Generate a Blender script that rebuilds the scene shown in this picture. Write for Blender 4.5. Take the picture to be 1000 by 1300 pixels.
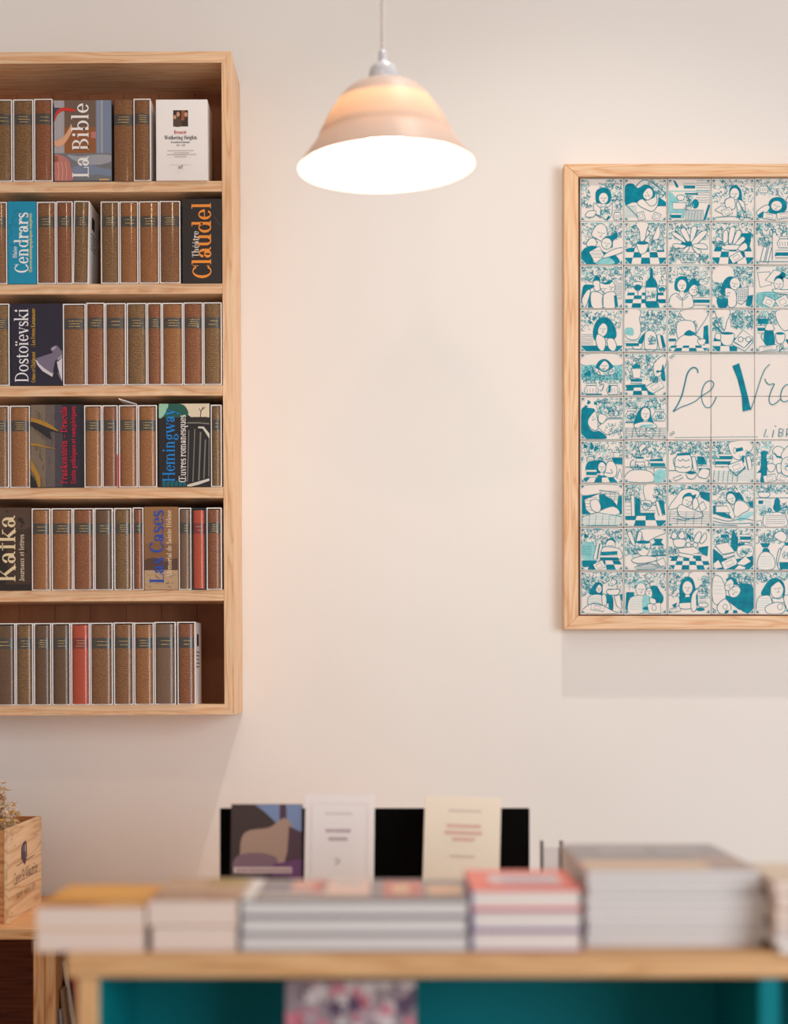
import bpy, math, random
from mathutils import Matrix, Vector

S = bpy.context.scene
COL = S.collection
for _o in list(bpy.data.objects):
    bpy.data.objects.remove(_o)
F = 2083.0                      # focal length in pixels of the 1000 x 1300 frame
EYE = 1.25                      # camera height
HOR = 860.0                     # row of the horizon
WALL = 3.73                     # distance of the back wall

# ------------------------------------------------------------------ camera
cd = bpy.data.cameras.new('camera')
cam = bpy.data.objects.new('camera', cd)
COL.objects.link(cam)
cam.location = (0, 0, EYE)
cam.rotation_euler = (math.pi / 2, 0, 0)
cd.sensor_fit = 'HORIZONTAL'
cd.sensor_width = 24.0
cd.lens = 24.0 * F / 1000.0
cd.shift_y = (HOR - 650.0) / 1000.0
cd.dof.use_dof = True
cd.dof.focus_distance = 3.58
cd.dof.aperture_fstop = 1.4
cd.clip_start = 0.05
S.camera = cam

# ------------------------------------------------------------------ light
S.view_settings.view_transform = 'Standard'
S.view_settings.look = 'None'
S.view_settings.exposure = -0.15
S.view_settings.gamma = 1.0
S.view_settings.use_curve_mapping = False
world = bpy.data.worlds.new('ambient_fill')  # even fill light added from the open, unmodelled side of the room
S.world = world
world.use_nodes = True
bg = world.node_tree.nodes['Background']
bg.inputs[0].default_value = (1.0, 0.955, 0.93, 1)
bg.inputs[1].default_value = 0.56


def add_light(name, kind, loc, target, energy, color, **kw):
    l = bpy.data.lights.new(name, kind)
    l.energy = energy
    l.color = color
    for k, v in kw.items():
        setattr(l, k, v)
    o = bpy.data.objects.new(name, l)
    COL.objects.link(o)
    o.location = loc
    d = Vector(target) - Vector(loc)
    o.rotation_euler = d.to_track_quat('-Z', 'Y').to_euler()
    return o


# daylight through the shop window right of and behind the camera, and the ceiling spot washing the wall
add_light('window_daylight', 'AREA', (2.9, -1.1, 1.70), (0.0, 3.73, 1.05), 122, (0.87, 0.945, 1.0),
          shape='RECTANGLE', size=2.2, size_y=2.0)
spot = add_light('ceiling_spot', 'SPOT', (0.40, 3.03, 3.80), (0.40, 3.28, 0.6), 125, (1.0, 0.93, 0.85),
          spot_size=math.radians(60), spot_blend=1.0, shadow_soft_size=0.03)
spot.scale = (2.0, 1, 1)        # cone stretched along the wall to shape how its light spreads
add_light('pendant_out_of_frame', 'POINT', (-0.20, 1.20, 2.93), (0, 3, 1), 16, (1.0, 0.76, 0.52), shadow_soft_size=0.06)
BULB = 50.0                     # strength of the pendant's bulb

# ------------------------------------------------------------------ helpers


def at(px, py, Y):
    return Vector(((px - 500.0) * Y / F, Y, EYE - (py - HOR) * Y / F))


def lin(c):
    r = []
    for v in c:
        v = v / 255.0
        r.append(v / 12.92 if v <= 0.04045 else ((v + 0.055) / 1.055) ** 2.4)
    return (r[0], r[1], r[2], 1)


class MB:
    def __init__(s):
        s.v = []
        s.f = []
        s.m = []

    def add(s, vs, fs, mi=0, M=None):
        n = len(s.v)
        if M is not None:
            vs = [tuple(M @ Vector(p)) for p in vs]
        s.v += [tuple(p) for p in vs]
        for q in fs:
            s.f.append([i + n for i in q])
            s.m.append(mi)
        return s

    def box(s, a, b, mi=0, M=None, bev=0.0):
        x0, y0, z0 = a
        x1, y1, z1 = b
        if bev <= 0:
            vs = [(x0, y0, z0), (x1, y0, z0), (x1, y1, z0), (x0, y1, z0),
                  (x0, y0, z1), (x1, y0, z1), (x1, y1, z1), (x0, y1, z1)]
            fs = [(0, 3, 2, 1), (4, 5, 6, 7), (0, 1, 5, 4), (1, 2, 6, 5), (2, 3, 7, 6), (3, 0, 4, 7)]
            return s.add(vs, fs, mi, M)
        # chamfered box: 24 vertices
        lo = (x0, y0, z0)
        hi = (x1, y1, z1)
        vs = []
        idx = {}
        for ix in (0, 1):
            for iy in (0, 1):
                for iz in (0, 1):
                    c = [(lo, hi)[i][k] for k, i in enumerate((ix, iy, iz))]
                    d = [1 if i == 0 else -1 for i in (ix, iy, iz)]
                    for k in range(3):
                        p = list(c)
                        for j in range(3):
                            if j != k:
                                p[j] += d[j] * bev
                        idx[(ix, iy, iz, k)] = len(vs)
                        vs.append(p)
        fs = []
        for k in range(3):
            o = [j for j in range(3) if j != k]
            for e in (0, 1):
                q = []
                for (a1, b1) in ((0, 0), (1, 0), (1, 1), (0, 1)):
                    t = [0, 0, 0]
                    t[k] = e
                    t[o[0]] = a1
                    t[o[1]] = b1
                    q.append(idx[(t[0], t[1], t[2], k)])
                fs.append(q)
            for (a1, b1) in ((0, 0), (1, 0), (1, 1), (0, 1)):
                t = [0, 0, 0]
                t[o[0]] = a1
                t[o[1]] = b1
                u = list(t)
                u[k] = 1
                fs.append([idx[(t[0], t[1], t[2], o[0])], idx[(t[0], t[1], t[2], o[1])],
                           idx[(u[0], u[1], u[2], o[1])], idx[(u[0], u[1], u[2], o[0])]])
        for ix in (0, 1):
            for iy in (0, 1):
                for iz in (0, 1):
                    fs.append([idx[(ix, iy, iz, k)] for k in range(3)])
        return s.add(vs, fs, mi, M)

    def prism(s, pts, y0, y1, mi=0, M=None):
        """outline in x,z extruded along y"""
        n = len(pts)
        vs = [(x, y0, z) for x, z in pts] + [(x, y1, z) for x, z in pts]
        fs = [list(range(n)), list(range(2 * n - 1, n - 1, -1))]
        for i in range(n):
            j = (i + 1) % n
            fs.append([i, i + n, j + n, j])
        return s.add(vs, fs, mi, M)

    def lathe(s, prof, seg=48, mi=0, M=None, cap=False):
        vs = []
        for r, z in prof:
            for k in range(seg):
                a = 2 * math.pi * k / seg
                vs.append((r * math.cos(a), r * math.sin(a), z))
        fs = []
        for i in range(len(prof) - 1):
            for k in range(seg):
                l = (k + 1) % seg
                fs.append([i * seg + k, i * seg + l, (i + 1) * seg + l, (i + 1) * seg + k])
        if cap:
            fs.append([k for k in range(seg)][::-1])
            fs.append([(len(prof) - 1) * seg + k for k in range(seg)])
        return s.add(vs, fs, mi, M)

    def tube(s, path, rad, seg=6, mi=0):
        path = [Vector(p) for p in path]
        vs = []
        n = len(path)
        for i, p in enumerate(path):
            t = (path[min(i + 1, n - 1)] - path[max(i - 1, 0)]).normalized()
            up = Vector((0, 0, 1)) if abs(t.z) < 0.9 else Vector((1, 0, 0))
            a = t.cross(up).normalized()
            b = t.cross(a)
            r = rad[i] if isinstance(rad, (list, tuple)) else rad
            for k in range(seg):
                w = 2 * math.pi * k / seg
                vs.append(p + a * (r * math.cos(w)) + b * (r * math.sin(w)))
        fs = []
        for i in range(n - 1):
            for k in range(seg):
                l = (k + 1) % seg
                fs.append([i * seg + k, i * seg + l, (i + 1) * seg + l, (i + 1) * seg + k])
        fs.append(list(range(seg)))
        fs.append([(n - 1) * seg + k for k in range(seg)])
        return s.add(vs, fs, mi)

    def mesh(s, name, mats, smooth=False):
        me = bpy.data.meshes.new(name)
        me.from_pydata(s.v, [], s.f)
        if not isinstance(mats, (list, tuple)):
            mats = [mats]
        for m in mats:
            me.materials.append(m)
        me.polygons.foreach_set('material_index', s.m)
        if smooth:
            me.polygons.foreach_set('use_smooth', [True] * len(me.polygons))
        me.update()
        return me

    def build(s, name, mats, parent=None, loc=(0, 0, 0), smooth=False):
        return link(name, s.mesh(name, mats, smooth), parent, loc)


def link(name, me, parent=None, loc=(0, 0, 0)):
    o = bpy.data.objects.new(name, me)
    COL.objects.link(o)
    o.location = loc
    if parent is not None:
        o.parent = parent
    return o


def tag(o, label=None, cat=None, group=None, kind=None):
    if label:
        o['label'] = label
    if cat:
        o['category'] = cat
    if group:
        o['group'] = group
    if kind:
        o['kind'] = kind
    return o


def thing(name, label, cat, loc=(0, 0, 0), group=None, rot=(0, 0, 0)):
    o = bpy.data.objects.new(name, None)
    COL.objects.link(o)
    o.empty_display_size = 0.02
    o.location = loc
    o.rotation_euler = rot
    return tag(o, label, cat, group)


def smooth_by_angle(o, deg=35):
    me = o.data
    me.polygons.foreach_set('use_smooth', [True] * len(me.polygons))
    try:
        me.set_sharp_from_angle(angle=math.radians(deg))
    except Exception:
        pass
    return o


# ------------------------------------------------------------------ materials


def mat(name, col, rough=0.6, metal=0.0, coat=0.0, spec=0.5, coat_r=0.1):
    m = bpy.data.materials.new(name)
    m.use_nodes = True
    b = m.node_tree.nodes['Principled BSDF']
    if len(col) == 3:
        col = lin(col)
    b.inputs['Base Color'].default_value = col
    b.inputs['Roughness'].default_value = rough
    b.inputs['Metallic'].default_value = metal
    b.inputs['Coat Weight'].default_value = coat
    b.inputs['Coat Roughness'].default_value = coat_r
    b.inputs['Specular IOR Level'].default_value = spec
    return m


def nd(m, kind, **kw):
    n = m.node_tree.nodes.new(kind)
    for k, v in kw.items():
        setattr(n, k, v)
    return n


def lk(m, a, b):
    m.node_tree.links.new(a, b)


def noise_mat(name, stops, scale=(20, 20, 20), rough=0.6, detail=4.0, bump=0.0, bscale=None, coat=0.0, nscale=1.0, distort=0.0, spec=0.5):
    m = mat(name, stops[0][1], rough, coat=coat, spec=spec)
    b = m.node_tree.nodes['Principled BSDF']
    tc = nd(m, 'ShaderNodeTexCoord')
    mp = nd(m, 'ShaderNodeMapping')
    mp.inputs['Scale'].default_value = scale
    nz = nd(m, 'ShaderNodeTexNoise')
    nz.inputs['Scale'].default_value = nscale
    nz.inputs['Detail'].default_value = detail
    nz.inputs['Distortion'].default_value = distort
    rp = nd(m, 'ShaderNodeValToRGB')
    el = rp.color_ramp.elements
    el[0].position, el[0].color = stops[0][0], lin(stops[0][1])
    el[1].position, el[1].color = stops[-1][0], lin(stops[-1][1])
    for p, c in stops[1:-1]:
        e = el.new(p)
        e.color = lin(c)
    lk(m, tc.outputs['Object'], mp.inputs[0])
    lk(m, mp.outputs[0], nz.inputs['Vector'])
    lk(m, nz.outputs[0], rp.inputs[0])
    lk(m, rp.outputs[0], b.inputs['Base Color'])
    if bump:
        bp = nd(m, 'ShaderNodeBump')
        bp.inputs['Strength'].default_value = bump
        bp.inputs['Distance'].default_value = 0.002
        lk(m, nz.outputs[0], bp.inputs['Height'])
        lk(m, bp.outputs[0], b.inputs['Normal'])
    return m


def wood(name, axis, light, mid, dark, fine=1.0, rough=0.5):
    """pine: wide wavy growth rings along one axis plus fine fibres"""
    m = mat(name, light, rough)
    b = m.node_tree.nodes['Principled BSDF']
    tc = nd(m, 'ShaderNodeTexCoord')
    oi = nd(m, 'ShaderNodeObjectInfo')
    off = nd(m, 'ShaderNodeVectorMath', operation='SCALE')
    off.inputs[0].default_value = (3.1, 5.3, 7.7)
    lk(m, oi.outputs['Random'], off.inputs['Scale'])
    ad = nd(m, 'ShaderNodeVectorMath', operation='ADD')
    lk(m, tc.outputs['Object'], ad.inputs[0])
    lk(m, off.outputs[0], ad.inputs[1])

    def mapped(along, across):
        mp = nd(m, 'ShaderNodeMapping')
        sc = [across] * 3
        sc['xyz'.index(axis)] = along
        mp.inputs['Scale'].default_value = sc
        lk(m, ad.outputs[0], mp.inputs[0])
        return mp.outputs[0]

    n1 = nd(m, 'ShaderNodeTexNoise')
    n1.inputs['Scale'].default_value = 1.0
    n1.inputs['Detail'].default_value = 2.0
    lk(m, mapped(2.6 * fine, 34 * fine), n1.inputs['Vector'])
    ml = nd(m, 'ShaderNodeMath', operation='MULTIPLY')
    ml.inputs[1].default_value = 7.0
    lk(m, n1.outputs[0], ml.inputs[0])
    fr = nd(m, 'ShaderNodeMath', operation='PINGPONG')
    fr.inputs[1].default_value = 0.5
    lk(m, ml.outputs[0], fr.inputs[0])
    rp = nd(m, 'ShaderNodeValToRGB')
    el = rp.color_ramp.elements
    el[0].position, el[0].color = 0.0, lin(dark)
    el[1].position, el[1].color = 0.5, lin(light)
    e = el.new(0.16)
    e.color = lin(mid)
    lk(m, fr.outputs[0], rp.inputs[0])
    n2 = nd(m, 'ShaderNodeTexNoise')
    n2.inputs['Scale'].default_value = 1.0
    n2.inputs['Detail'].default_value = 3.0
    lk(m, mapped(6, 420), n2.inputs['Vector'])
    mr = nd(m, 'ShaderNodeMapRange')
    mr.inputs['From Min'].default_value = 0.3
    mr.inputs['From Max'].default_value = 0.7
    mr.inputs['To Min'].default_value = 0.86
    mr.inputs['To Max'].default_value = 1.06
    lk(m, n2.outputs[0], mr.inputs[0])
    mx = nd(m, 'ShaderNodeMix', data_type='RGBA', blend_type='MULTIPLY')
    mx.inputs[0].default_value = 1.0
    lk(m, rp.outputs[0], mx.inputs[6])
    lk(m, mr.outputs[0], mx.inputs[7])
    lk(m, mx.outputs[2], b.inputs['Base Color'])
    return m


PL, PM, PD = (243, 205, 166), (237, 190, 148), (224, 168, 122)
PINE = {a: wood('pine_' + a, a, PL, PM, PD) for a in 'xyz'}
INNER = {a: wood('pine_inner_' + a, a, (216, 166, 118), (205, 150, 100), (188, 128, 80)) for a in 'xyz'}
BEECH = {a: wood('table_wood_' + a, a, (226, 178, 128), (214, 164, 112), (198, 146, 96)) for a in 'xyz'}
REDPINE = {a: wood('cabinet_wood_' + a, a, (234, 182, 130), (224, 164, 110), (202, 136, 84)) for a in 'xyz'}
CRATE = wood('crate_wood', 'y', (246, 210, 168), (240, 200, 156), (214, 166, 120), fine=0.55)
CRATE_F = wood('crate_front_wood', 'x', (214, 150, 96), (200, 132, 80), (176, 106, 60), fine=0.6)
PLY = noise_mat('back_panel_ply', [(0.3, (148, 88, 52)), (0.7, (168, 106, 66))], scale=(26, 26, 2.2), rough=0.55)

WALLM = noise_mat('wall_paint', [(0.35, (239, 232, 227)), (0.65, (241, 235, 230))], scale=(1.3, 1.3, 1.3), rough=0.85, detail=3, spec=0.15)
CEILM = mat('ceiling_paint', (206, 198, 192), 0.9)
FLOORM = wood('floor_boards', 'y', (216, 196, 176), (206, 184, 162), (184, 160, 136), fine=0.5)
CARD = mat('white_card', (246, 240, 238), 0.5)
CARD_G = mat('grey_white_card', (226, 218, 216), 0.5)
TEALBOX = mat('dark_teal_card', (20, 70, 72), 0.5)
BLACKINK = mat('black_ink', (26, 22, 24), 0.6)
GILT = mat('gilt_lettering', (214, 176, 112), 0.35, metal=0.35)


def spine_mat(name, col, gold):
    m = mat(name, col, 0.45, coat=0.6, coat_r=0.12)
    b = m.node_tree.nodes['Principled BSDF']
    tc = nd(m, 'ShaderNodeTexCoord')
    sp = nd(m, 'ShaderNodeSeparateXYZ')
    lk(m, tc.outputs['Object'], sp.inputs[0])
    a = nd(m, 'ShaderNodeMath', operation='MULTIPLY')
    a.inputs[1].default_value = 1.0 / 0.0027
    lk(m, sp.outputs[2], a.inputs[0])
    pp = nd(m, 'ShaderNodeMath', operation='PINGPONG')
    pp.inputs[1].default_value = 0.5
    lk(m, a.outputs[0], pp.inputs[0])
    lt = nd(m, 'ShaderNodeMapRange')
    lt.inputs['From Min'].default_value = 0.26
    lt.inputs['From Max'].default_value = 0.48
    lt.inputs['To Min'].default_value = 0.0
    lt.inputs['To Max'].default_value = gold
    lk(m, pp.outputs[0], lt.inputs[0])
    nz = nd(m, 'ShaderNodeTexNoise')
    nz.inputs['Scale'].default_value = 320.0
    nz.inputs['Detail'].default_value = 2.0
    lk(m, tc.outputs['Object'], nz.inputs['Vector'])
    nm = nd(m, 'ShaderNodeMapRange')
    nm.inputs['From Min'].default_value = 0.38
    nm.inputs['From Max'].default_value = 0.6
    lk(m, nz.outputs[0], nm.inputs[0])
    mk = nd(m, 'ShaderNodeMath', operation='MULTIPLY')
    lk(m, lt.outputs[0], mk.inputs[0])
    lk(m, nm.outputs[0], mk.inputs[1])
    mx = nd(m, 'ShaderNodeMix', data_type='RGBA')
    mx.inputs[6].default_value = lin(col)
    mx.inputs[7].default_value = lin((206, 150, 74))
    lk(m, mk.outputs[0], mx.inputs[0])
    lk(m, mx.outputs[2], b.inputs['Base Color'])
    lk(m, mk.outputs[0], b.inputs['Metallic'])
    b.inputs['Specular Tint'].default_value = (1.0, .86, .62, 1)
    b.inputs['Specular IOR Level'].default_value = .6
    b.inputs['Anisotropic'].default_value = .85
    tg = nd(m, 'ShaderNodeTangent', direction_type='RADIAL', axis='Z')
    lk(m, tg.outputs[0], b.inputs['Tangent'])
    hs = nd(m, 'ShaderNodeMath', operation='ADD')
    lk(m, nz.outputs[0], hs.inputs[0])
    lk(m, pp.outputs[0], hs.inputs[1])
    bp = nd(m, 'ShaderNodeBump')
    bp.inputs['Strength'].default_value = 0.5
    bp.inputs['Distance'].default_value = 0.0006
    lk(m, hs.outputs[0], bp.inputs['Height'])
    lk(m, bp.outputs[0], b.inputs['Normal'])
    return m


SPINE = {
    'olive': spine_mat('leather_olive', (94, 64, 40), 0.85),
    'brown': spine_mat('leather_brown', (108, 62, 38), 0.75),
    'tan': spine_mat('leather_tan', (130, 74, 40), 0.85),
    'redbrown': spine_mat('leather_redbrown', (114, 52, 32), 0.7),
    'dark': spine_mat('leather_dark', (82, 52, 36), 0.3),
    'grey': spine_mat('leather_greybrown', (102, 74, 60), 0.35),
    'red': spine_mat('leather_red', (172, 52, 32), 0.3),
}
BAND = mat('label_leather', (62, 56, 50), 0.4, coat=0.7, coat_r=0.12)
BAND_R = mat('label_leather_red', (128, 34, 34), 0.4, coat=0.7, coat_r=0.12)
PAGES = mat('page_edges', (228, 208, 186), 0.8)

# ------------------------------------------------------------------ flat print: strokes and serif letters


def cr(pts, closed=False, n=5):
    """Catmull-Rom through the points"""
    P = [Vector((p[0], p[1])) for p in pts]
    k = len(P)
    out = []
    rng = range(k) if closed else range(k - 1)
    for i in rng:
        if closed:
            a, b, c, d = P[(i - 1) % k], P[i], P[(i + 1) % k], P[(i + 2) % k]
        else:
            a, b, c, d = P[max(i - 1, 0)], P[i], P[i + 1], P[min(i + 2, k - 1)]
        for j in range(n):
            t = j / n
            out.append(0.5 * ((2 * b) + (c - a) * t + (2 * a - 5 * b + 4 * c - d) * t * t + (3 * b - a - 3 * c + d) * t ** 3))
    if not closed:
        out.append(P[-1])
    return [(p.x, p.y) for p in out]


def strip(pts, w):
    """polyline -> quads of width w (number or list)"""
    n = len(pts)
    L = []
    for i in range(n):
        a = pts[max(i - 1, 0)]
        b = pts[min(i + 1, n - 1)]
        dx, dy = b[0] - a[0], b[1] - a[1]
        l = math.hypot(dx, dy) or 1e-6
        ww = (w[i] if isinstance(w, (list, tuple)) else w) / 2
        nx, ny = -dy / l * ww, dx / l * ww
        L.append(((pts[i][0] + nx, pts[i][1] + ny), (pts[i][0] - nx, pts[i][1] - ny)))
    return [[L[i][0], L[i][1], L[i + 1][1], L[i + 1][0]] for i in range(n - 1)]


def glyph(ch, T=0.125, t=0.032):
    P = []

    def R(x0, y0, x1, y1):
        P.append([(x0, y0), (x1, y0), (x1, y1), (x0, y1)])

    def L(x0, y0, x1, y1, w):
        P.extend(strip([(x0, y0), (x1, y1)], w))

    def B(cx, cy, rx, ry, a0=0, a1=360, k=1.0):
        n = max(4, int(abs(a1 - a0) / 22))
        pr = None
        for i in range(n + 1):
            a = math.radians(a0 + (a1 - a0) * i / n)
            c, s = math.cos(a), math.sin(a)
            q = ((cx + rx * c, cy + ry * s), (cx + max(rx - T * k, .01) * c, cy + (ry - t * 1.2) * s))
            if pr:
                P.append([pr[0], q[0], q[1], pr[1]])
            pr = q

    def D(cx, cy, r):
        P.append([(cx + r * math.cos(a * .785), cy + r * math.sin(a * .785)) for a in range(8)])

    def st(x, y0, y1, b=1, f=1):
        R(x, y0, x + T, y1)
        if b:
            R(x - .055, y0, x + T + .055, y0 + t)
        if f == 1:
            R(x - .07, y1 - t, x + T * .5, y1)
        elif f == 2:
            R(x - .055, y1 - t, x + T + .055, y1)

    X, C, A = .47, .70, .74
    acc = {'é': ('e', 1), 'è': ('e', 2), 'ê': ('e', 3), 'ë': ('e', 4), 'ï': ('ı', 4), 'â': ('a', 3), 'É': ('E', 5)}
    if ch in acc:
        base, k = acc[ch]
        ps, ad = glyph(base, T, t)
        P.extend(ps)
        c = ad * .5
        if k == 1:
            L(c - .04, .54, c + .09, .68, .05)
        elif k == 5:
            L(c - .04, .76, c + .09, .88, .05)
        elif k == 2:
            L(c + .06, .54, c - .08, .68, .05)
        elif k == 3:
            L(c - .11, .55, c, .66, .04)
            L(c, .66, c + .11, .55, .04)
        else:
            D(c - .1, .62, .062)
            D(c + .1, .62, .062)
        return P, ad
    ad = .55
    if ch == 'a':
        B(.19, .13, .17, .14)
        B(.23, .30, .2, .17, 0, 165)
        R(.43 - T, .05, .43, .32)
        D(.09, .34, .06)
        L(.41, .04, .5, .02, .05)
        ad = .53
    elif ch == 'b':
        st(.07, 0, A, 0)
        B(.30, .235, .25, .245)
        ad = .6
    elif ch == 'c':
        B(.26, .235, .24, .245, 40, 325)
        D(.41, .35, .065)
        ad = .49
    elif ch == 'd':
        B(.27, .235, .25, .245)
        st(.52 - T, 0, A, 0)
        R(.5, 0, .58, t)
        ad = .61
    elif ch == 'e':
        B(.26, .235, .24, .245, 0, 325)
        R(.1, .23, .49, .23 + t)
        ad = .52
    elif ch == 'f':
        st(.11, 0, .58, 1, 0)
        B(.29, .57, .18, .17, 25, 180)
        D(.40, .64, .06)
        R(.02, X - t, .33, X)
        ad = .35
    elif ch == 'g':
        B(.24, .30, .2, .175)
        B(.25, -.09, .24, .13)
        L(.12, .13, .12, .0, .05)
        L(.38, .42, .5, .46, .06)
        ad = .53
    elif ch in 'hnm':
        st(.07, 0, A if ch == 'h' else X)
        B(.27, .28, .22, .2, 0, 165)
        st(.49 - T, 0, .29, 1, 0)
        ad = .62
        if ch == 'm':
            B(.6, .28, .22, .2, 0, 165)
            st(.82 - T, 0, .29, 1, 0)
            ad = .95
    elif ch in 'iı':
        st(.08, 0, X)
        if ch == 'i':
            D(.08 + T / 2, .63, .075)
        ad = .31
    elif ch == 'k':
        st(.07, 0, A)
        L(.18, .2, .44, .46, t)
        L(.24, .26, .5, 0, T)
        R(.33, X - t, .54, X)
        R(.36, 0, .6, t)
        ad = .6
    elif ch == 'l':
        st(.08, 0, A)
        ad = .31
    elif ch == 'o':
        B(.27, .235, .25, .245)
        ad = .55
    elif ch == 'p':
        st(.07, -.22, X)
        B(.30, .235, .25, .245)
        ad = .6
    elif ch == 'q':
        B(.27, .235, .25, .245)
        st(.52 - T, -.22, X, 1, 0)
        ad = .6
    elif ch == 'r':
        st(.07, 0, X)
        B(.33, .29, .18, .19, 60, 175)
        D(.40, .39, .07)
        ad = .46
    elif ch in 'sS':
        p = cr([(.33, .34), (.3, .42), (.2, .455), (.09, .41), (.09, .31), (.2, .24), (.33, .17), (.34, .07), (.2, .015), (.08, .05), (.06, .15)], n=3)
        k = len(p) - 1
        w = [t + (T * .9 - t) * max(0, math.sin(math.pi * i / k)) ** 2 for i in range(k + 1)]
        if ch == 'S':
            p = [(x * 1.35, y * 1.5) for x, y in p]
            R(.43, .5, .46, .7)
            R(.06, 0, .09, .2)
            ad = .56
        else:
            R(.32, .32, .345, .46)
            R(.05, .0, .075, .15)
            ad = .41
        P.extend(strip(p, w))
    elif ch == 't':
        R(.1, .1, .1 + T, .6)
        R(.02, X - t, .33, X)
        B(.24, .11, .14, .12, 180, 330)
        ad = .36
    elif ch == 'u':
        st(.06, .14, X, 0)
        B(.28, .17, .22, .18, 180, 340)
        st(.52 - T, 0, X, 0)
        R(.5, 0, .58, t)
        ad = .62
    elif ch in 'vyw':
        L(.09, X, .27, 0, T)
        L(.45, X, .27, 0, t)
        R(0, X - t, .22, X)
        R(.36, X - t, .54, X)
        ad = .54
        if ch == 'y':
            L(.27, 0, .18, -.2, t)
            D(.14, -.18, .065)
        if ch == 'w':
            L(.41, X, .59, 0, T)
            L(.77, X, .59, 0, t)
            R(.68, X - t, .86, X)
            ad = .86
    elif ch == 'x':
        L(.1, X, .42, 0, T)
        L(.42, X, .1, 0, t)
        R(.01, X - t, .2, X)
        R(.32, X - t, .5, X)
        R(.01, 0, .2, t)
        R(.32, 0, .5, t)
    elif ch == 'z':
        R(.05, X - t, .42, X)
        R(.05, 0, .42, t)
        L(.37, X, .1, 0, T)
        ad = .47
    elif ch == 'L':
        st(.1, 0, C, 1, 2)
        R(.1, 0, .55, t)
        L(.55, 0, .55, .2, t)
        ad = .6
    elif ch == 'B':
        st(.1, 0, C, 1, 2)
        B(.3, .53, .24, .17, -90, 90)
        B(.32, .19, .28, .19, -90, 90)
        R(.1, C - t, .32, C)
        R(.1, .36, .34, .36 + t)
        R(.1, 0, .34, t)
        ad = .66
    elif ch in 'CŒG':
        B(.34, .35, .32, .365, 40 if ch != 'Œ' else 60, 320 if ch != 'Œ' else 300)
        ad = .64
        if ch == 'C':
            R(.58, .48, .61, .7)
            R(.58, .06, .61, .18)
        if ch == 'Œ':
            st(.5, 0, C, 1, 2)
            R(.5, C - t, .92, C)
            R(.5, 0, .94, t)
            R(.5, .35, .8, .35 + t)
            R(.9, .52, .92, C)
            R(.92, 0, .94, .2)
            ad = 1.0
    elif ch == 'D':
        st(.1, 0, C, 1, 2)
        B(.3, .35, .4, .35, -90, 90)
        R(.1, C - t, .32, C)
        R(.1, 0, .32, t)
        ad = .76
    elif ch in 'FET':
        if ch == 'T':
            st(.3 - T / 2, 0, C, 1, 0)
            R(.02, C - t, .58, C)
            R(.02, .5, .045, C)
            R(.555, .5, .58, C)
            ad = .61
        else:
            st(.1, 0, C, 1, 2)
            R(.1, C - t, .55, C)
            R(.53, .5, .55, C)
            R(.1, .35, .42, .35 + t)
            R(.4, .27, .42, .46)
            if ch == 'E':
                R(.1, 0, .57, t)
                R(.55, 0, .57, .2)
            ad = .6
    elif ch == 'H':
        st(.1, 0, C, 1, 2)
        st(.56, 0, C, 1, 2)
        R(.1, .35, .6, .35 + t)
        ad = .8
    elif ch == 'K':
        st(.1, 0, C, 1, 2)
        L(.22, .28, .58, .68, t)
        L(.32, .38, .66, 0, T)
        R(.46, C - t, .7, C)
        R(.5, 0, .78, t)
        ad = .77
    elif ch == 'J':
        R(.2, .1, .2 + T, C)
        R(.12, C - t, .4, C)
        B(.18, .1, .15, .14, 200, 360)
        D(.08, .08, .065)
        ad = .42
    elif ch == 'M':
        L(.12, 0, .12, C, t)
        L(.12, C, .42, 0, T)
        L(.72, C, .42, 0, t)
        st(.72, 0, C, 1, 0)
        R(.02, 0, .22, t)
        R(.0, C - t, .2, C)
        R(.7, C - t, .92, C)
        ad = .96
    elif ch == 'W':
        L(.09, C, .3, 0, T)
        L(.5, C, .3, 0, t)
        L(.48, C, .7, 0, T)
        L(.9, C, .7, 0, t)
        R(0, C - t, .24, C)
        R(.38, C - t, .6, C)
        R(.8, C - t, 1, C)
        ad = 1.0
    elif ch == 'R':
        st(.1, 0, C, 1, 2)
        B(.3, .53, .26, .17, -90, 90)
        R(.1, C - t, .32, C)
        R(.1, .36, .34, .36 + t)
        L(.34, .36, .6, 0, T)
        ad = .68
    elif ch in '-–':
        R(.05, .2, .3 if ch == '-' else .5, .26)
        ad = .35 if ch == '-' else .55
    elif ch == '|':
        R(.1, -.05, .14, .65)
        ad = .24
    elif ch.isdigit():
        B(.24, .35, .2, .35)
        if ch == '1':
            P.clear()
            st(.2, 0, C)
        elif ch == '8':
            R(.1, .34, .4, .38)
        elif ch in '47':
            P.clear()
            L(.4, C, .12 if ch == '7' else .3, 0, T * .8)
            R(.06, C - .05 if ch == '7' else .2, .45, C if ch == '7' else .25)
        ad = .5
    elif ch == ' ':
        ad = .26
    elif ch == "'":
        L(.1, .6, .1, .74, .05)
        ad = .2
    return P, ad


def text_polys(s, T=0.125, t=0.032):
    """letters on a baseline, cap height scaled to 1; returns polys and length"""
    out = []
    x = 0
    for ch in s:
        ps, ad = glyph(ch, T, t)
        out += [[((px + x) / .7, py / .7) for px, py in p] for p in ps]
        x += ad
    return out, x / .7


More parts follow.
